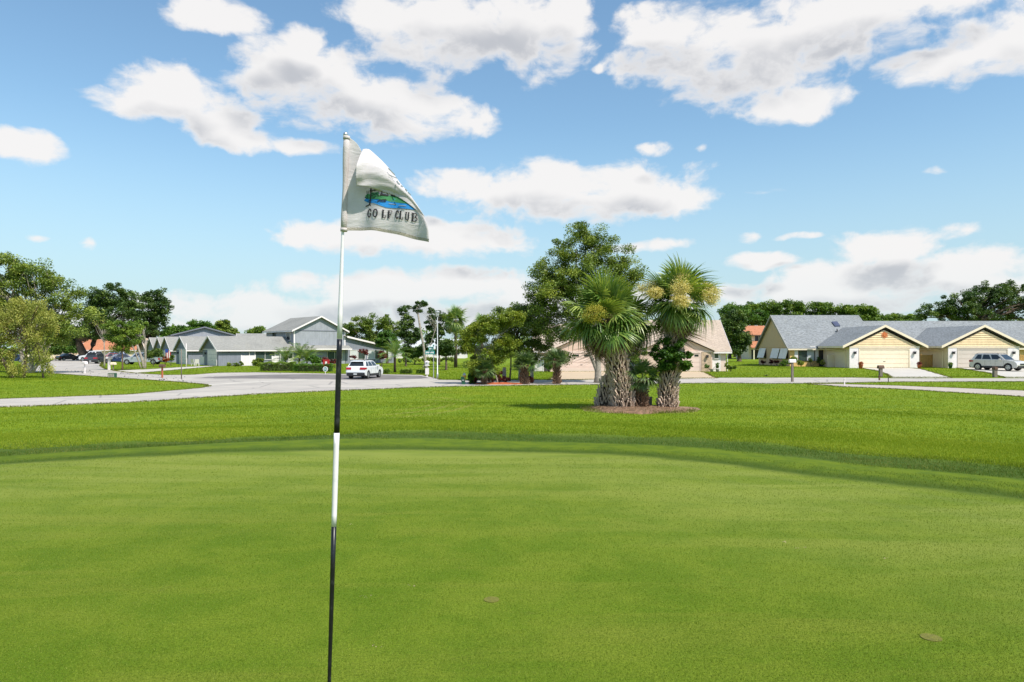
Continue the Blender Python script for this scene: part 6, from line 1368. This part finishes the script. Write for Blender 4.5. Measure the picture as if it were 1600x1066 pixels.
# date palms
PIN = [vmesh('frond', feather_np(1.9, 34, 0.34, 0.014, 0.32, 50+i), M['frond']) for i in range(3)]
def date_palm(label, px, Y, n, R_, stems, el=(78, -12)):
    b = Vector(at(px, Y)); r = empty('date_palm', b, label=label, cat='palm tree', group='feathery date palms')
    for (spx, spy, rr) in stems:
        t = loc(spx, Y, spy, b); MB().tube([((t.x)*0.8, 0, -0.05), tuple(Vector(t)*0.5+Vector((t.x*0.4, 0, 0))), tuple(t)], [rr*1.2, rr, rr*1.1], 8).build('trunk', M['palm_core'], r, True)
        for i in range(n):
            u = (i+.5)/n; e = R(el[0]-(el[0]-el[1])*u)+random.uniform(-.08, .08)
            link('frond', random.choice(PIN), r, Matrix.Translation(t) @ Matrix.Rotation(i*2.4+random.uniform(-.2, .2), 4, 'Z') @ Matrix.Rotation(-e, 4, 'Y') @ Matrix.Rotation(random.uniform(-.3, .3), 4, 'X') @ Matrix.Scale(R_*random.uniform(0.85, 1.05), 4))
date_palm('clump of feathery date palms at the corner of the grey house hedge', 460, 88, 30, 1.2, [(446, 565, 0.10), (468, 560, 0.12), (480, 566, 0.09)], (75, -5))
date_palm('single feathery date palm with dark trunk right of the white SUV', 617, 76, 30, 1.12, [(617, 556, 0.13)], (80, -18))
tree('red_leaf_shrub', 'small red-leaved tree before the sunroom windows', 'shrub', 568, 90, [(568, 549, 8, 5), (573, 552, 6, 3), (552, 559, 6, 4)], 'leaf_red', 1800, 0.07, 26, 0.25, 0.04, nl=7)
shrub('red-leaved bush half hidden at the right corner of the sunroom', 596, 86, [(597, 556, 7, 7)], 'leaf_red', 2000, 0.08, 0.25)
shrub('reddish foundation plants under the picture window', 524, 92, [(520, 565, 10, 4), (508, 563, 6, 5)], 'leaf_red', 2400, 0.07, 0.2, dt=-0.05)
shrub('broad-leaved pale green plants beside the garden flag', 492, 86, [(492, 564, 9, 5), (486, 560, 5, 4)], 'leaf_bright', 1600, 0.12, 0.25)
shrub('round yellow-green bush beside the white vinyl fence', 404, 97, [(404, 567, 10, 7)], 'leaf_yellow', 3600, 0.08, 0.25, dt=-0.05)
shrub('low brown grassy plants along the grey siding', 366, 99, [(358, 570, 5, 3), (368, 570, 6, 3), (376, 569, 4, 4)], 'leaf_olive', 1400, 0.09, 0.15)
def hedge(label, px0, px1, Y, h, w, mat='leaf_mid', n=9000, dt=0.0, top='leaf_yellow'):
    x0, y0_, z0 = at((px0+px1)/2, Y); Lh = (px1-px0)*Y/F/2; r = empty('hedge', (x0, y0_, z0), label=label, cat='hedge', group='clipped hedges of the grey house')
    u = rng.uniform(-1, 1, (n, 3)); ax = rng.integers(0, 3, n); sg = rng.choice([-1, 1], n)
    for i in range(3):
        k = ax == i; u[k, i] = sg[k]*rng.uniform(0.8, 1.02, k.sum())
    u[:, 2] = np.abs(u[:, 2]); bump = 1+0.07*np.sin(u[:, 0]*9*Lh/2)
    L = np.stack([u[:, 0]*Lh, u[:, 1]*w/2, u[:, 2]*h*bump], -1)+rng.normal(0, 0.025, (n, 3))
    t = rng.normal(0.42, 0.2, n)+dt+0.25*(u[:, 2] > 0.8)
    leaves('foliage', L, 0.055, M[mat], t, r)
    MB().box(-Lh*0.85, Lh*0.85, -w*0.3, w*0.3, 0, h*0.75).build('inner_twigs', M['bark'], r); return r
hedge('clipped dark hedge left of the clumped date palms', 409, 461, 81, 1.0, 1.3, n=9000, dt=-0.02)
hedge('clipped bright-topped hedge between date palms and flagstick', 461.5, 518, 79, 0.85, 1.2, 'leaf_bright', n=9000, dt=-0.05)
for i, (px, w_, lb) in enumerate(((635, 17, 'first low clipped box hedge on the lawn right of the date palm'), (659, 15, 'second low box hedge, beside the white yard sign'), (603, 10, 'small hedge stub immediately right of the white SUV'))):
    hedge(lb, px-w_/2, px+w_/2, 72.5, 0.48, 0.8, 'leaf_mid', 2400, 0.05)
# far right trees
tree('dense_tree', 'dense dark green tree in the gap between the pink and yellow houses', 'tree', 1155, 118,
     [(1145, 520, 18, 20), (1158, 530, 13, 18), (1150, 545, 14, 14), (1135, 510, 12, 18), (1152, 505, 12, 14), (1150, 495, 12, 10)], 'leaf_dark', 26000, 0.15, 200, 0.8, 0.35, nl=14, dt=0.12)
tree('dense_tree', 'brighter green tree top right behind the pink villa roof', 'tree', 1140, 150, [(1140, 490, 16, 12), (1160, 488, 18, 10), (1175, 500, 16, 14), (1190, 495, 12, 12)], 'leaf_bright', 16000, 0.19, 120, 0.9, 0.3, nl=10, dt=-0.05)
pines = [(1148, 485, 15, 8, 'first flat-topped pine above the lawn gap, left end of the row'), (1177, 482, 14, 8, 'flat-topped pine directly over the tan gable peak, left side'), (1205, 481, 15, 10, 'pine directly above the peak of the tan gable'), (1240, 479, 19, 11, 'tallest round pine over the left end of the grey ridge'),
         (1284, 482, 19, 11, 'dark round pine above the middle of the grey ridge'), (1322, 486, 16, 9, 'pine above the skylight, flatter than its neighbours'), (1352, 485, 14, 7, 'flat umbrella pine at the right end of the grey ridge row')]
for px, cy, rx, ry, lb in pines:
    tree('slash_pine', lb, 'pine tree', px, 172, [(px-rx*0.3, cy-1, rx*0.85, ry*0.9), (px+rx*0.4, cy+1, rx*0.8, ry*0.85), (px, cy+ry, rx*1.15, ry*0.8), (px, cy+2*ry+2, rx*1.4, ry*1.0)], 'leaf_mid', 11000, 0.22, 90, 1.1, 0.25, 'bark', cy+4, nl=9, group='pines behind the grey ridge', dt=-0.02, limb_r=0.6)
for px, w_, lb in ((1375, 26, 'low rounded tree line tops just right of the umbrella pine'), (1412, 30, 'lowest far tree line between the pines and the dark oak')):
    tree('distant_tree', lb, 'tree', px, 230, [(px-w_*.4, 497, w_*.5, 6), (px+w_*.3, 498, w_*.6, 6), (px, 508, w_*1.1, 8)], 'leaf_mid', 9000, 0.26, 90, 1.2, 0.3, nl=6, group='far tree line at right')
tree('live_oak', 'huge dark oak at the right edge above the grey roofs', 'tree', 1520, 135,
     [(1500, 478, 40, 24), (1540, 465, 40, 22), (1580, 470, 38, 26), (1460, 488, 30, 14), (1620, 470, 40, 30), (1520, 495, 60, 20), (1590, 500, 50, 20), (1440, 495, 14, 8), (1545, 450, 14, 10), (1575, 447, 12, 10)],
     'leaf_dark', 52000, 0.17, 380, 0.9, 0.8, nl=40, dt=0.10, shell=0.3)
# far woodland closing the horizon all round, one mass
n = 60000; a = rng.uniform(0, 2*np.pi, n); rr = rng.uniform(300, 345, n)
hh = (8.0+3.0*np.sin(a*37)+2.0*np.sin(a*91+1)+1.2*np.sin(a*203)); zz = rng.uniform(0, 1, n)**0.7*hh
tag(leaves('distant_woodland', np.stack([rr*np.sin(a), rr*np.cos(a)+20, zz], -1), 0.85, M['leaf_mid'], rng.normal(0.4, 0.2, n), None), kind='stuff')
# beds and pots at the yellow house
for px, Y, lb in ((1192, 92.5, 'first dark red potted-looking plant under the far awning'), (1205, 90.5, 'dark red plant under the middle awning'), (1214, 89, 'dark red plant right under the near awning')):
    shrub(lb, px, Y, [(px, 565.5, 4.2, 3.6)], 'leaf_red', 1000, 0.06, 0.13, 14, group='dark red plants along the tan gable', dt=-0.2)
shrub('low green plants at the near corner of the tan gable', 1228, 85.5, [(1226, 567, 6, 5), (1222, 570, 8, 3)], 'leaf_mid', 2000, 0.07, 0.15)
tree('small_tree', 'small olive shrub-tree before the corner of the yellow house', 'shrub', 1239.5, 82, [(1240, 563, 6.5, 6), (1236, 566, 4, 4)], 'leaf_olive', 2600, 0.06, 40, 0.2, 0.05, 'bark', 566, nl=6)
shrub('yellow flowering low plant in front of the picture window', 1252, 85, [(1251, 568, 5, 4)], 'leaf_yellow', 1200, 0.06, 0.15)
shrub('dark green foundation plant right of the picture window', 1267, 85.5, [(1266, 563, 3.5, 4), (1279, 564, 3.5, 6)], 'leaf_dark', 1700, 0.06, 0.14, dt=0.15)
shrub('mixed pale potted plants at the dark entrance door', 1288, 84.5, [(1286, 567, 4, 5)], 'leaf_straw', 900, 0.05, 0.12)
for px, Y, s_, lm, lb in ((1345, 78.6, 1.0, 'leaf_orange', 'terracotta pot with a small plant at the left of the cream garage door'), (1436.5, 78.5, 1.0, 'leaf_red', 'red pot against the white panel right of the cream garage door'), (1485, 78.8, 0.9, 'leaf_mid', 'green potted plant at the left of the beige garage door')):
    b = Vector(at(px, Y)); r = empty('plant_pot', b, label=lb, cat='plant pot', group='pots by the garages')
    MB().lathe([(0.16*s_, 0.03), (0.24*s_, 0.40*s_), (0.27*s_, 0.41*s_), (0.27*s_, 0.46*s_), (0.2, 0.46*s_)], 14).build('pot', M['terracotta'] if lm != 'leaf_mid' else M['green_metal'], r, True)
    u = unit(500)*rng.uniform(0, 1, 500)[:, None]**0.4*np.array((0.28, 0.28, 0.22))+np.array((0, 0, 0.6*s_)); leaves('plant', u, 0.05, M[lm], rng.normal(0.5, 0.2, 500), r)
# garden ornaments beside the pink house
shrub('potted plants beside the white wall of the pink villa', 1112, 77.5, [(1105, 573, 4, 4), (1121, 572, 3, 5)], 'leaf_bright', 1200, 0.06, 0.12)
shrub('low rockery plants at the right corner of the pink villa', 1142, 78, [(1140, 575, 6, 3), (1147, 574, 4, 3), (1136, 571, 4, 4)], 'leaf_olive', 1500, 0.07, 0.12)
shrub('small dry plant in the middle of the lawn left of the grey mailbox', 1198, 66, [(1198, 588.5, 4, 1.6)], 'leaf_olive', 260, 0.05, 0.08, 8)
for k, (px, Y) in enumerate(((1112, 77.2), (1121, 77.0))):
    mb = MB(); mb.lathe([(0.14, 0), (0.2, 0.32), (0.22, 0.36)], 12); ob = mb.build('plant_pot', M['stone_grey'], smooth=True); ob.location = at(px, Y); tag(ob, ('grey pot standing against the stone facing of the pink villa', 'grey pot before the white wall of the pink villa')[k], 'plant pot')
tree('small_palm_shrub', 'sprawling green shrub between the pink garages', 'shrub', 995, 74, [(990, 560, 12, 12), (1005, 550, 9, 8), (1000, 568, 10, 8)], 'leaf_mid', 3600, 0.08, 40, 0.3, 0.05, nl=8)
# white chairs before the grey side wall
def chair(label, px, Y, rz):
    r = empty('garden_chair', at(px, Y), rz, label, 'chair', 'white garden chairs by the grey row'); MB().box(-0.28, 0.28, -0.26, 0.26, 0.40, 0.45).build('seat', M['white'], r); MB().hexa([(-0.28, 0.22, 0.452), (0.28, 0.22, 0.452), (0.28, 0.27, 0.452), (-0.28, 0.27, 0.452)], [(-0.28, 0.36, 1.0), (0.28, 0.36, 1.0), (0.28, 0.41, 1.0), (-0.28, 0.41, 1.0)]).build('backrest', M['white'], r)
    for sx in (-1, 1):
        for sy in (-1, 1): MB().box(sx*0.25-0.03, sx*0.25+0.03, sy*0.22-0.03, sy*0.22+0.03, 0, 0.398).build('leg', M['white'], r)
chair('white garden chair nearer the small white picket gate', 308, 103, R(200)); chair('white garden chair farther left before the grey side wall', 303, 104, R(160))
# fallen leaves and pebbles on the side street
mb = MB()
for _ in range(70):
    px = random.uniform(95, 300); py = 579+(px-95)*0.075+random.uniform(-4, 4); x, y_ = gp(px, py); s_ = random.uniform(0.03, 0.09)
    if in_poly(np.array([x]), np.array([y_]), ROAD)[0]: mb.add([(x-s_, y_, 0.025), (x, y_-s_, 0.025), (x+s_, y_, 0.025), (x, y_+s_, 0.03), (x, y_, 0.03+s_)], [(0, 1, 4), (1, 2, 4), (2, 3, 4), (3, 0, 4)])
tag(mb.build('fallen_leaves', M['dark']), kind='stuff')
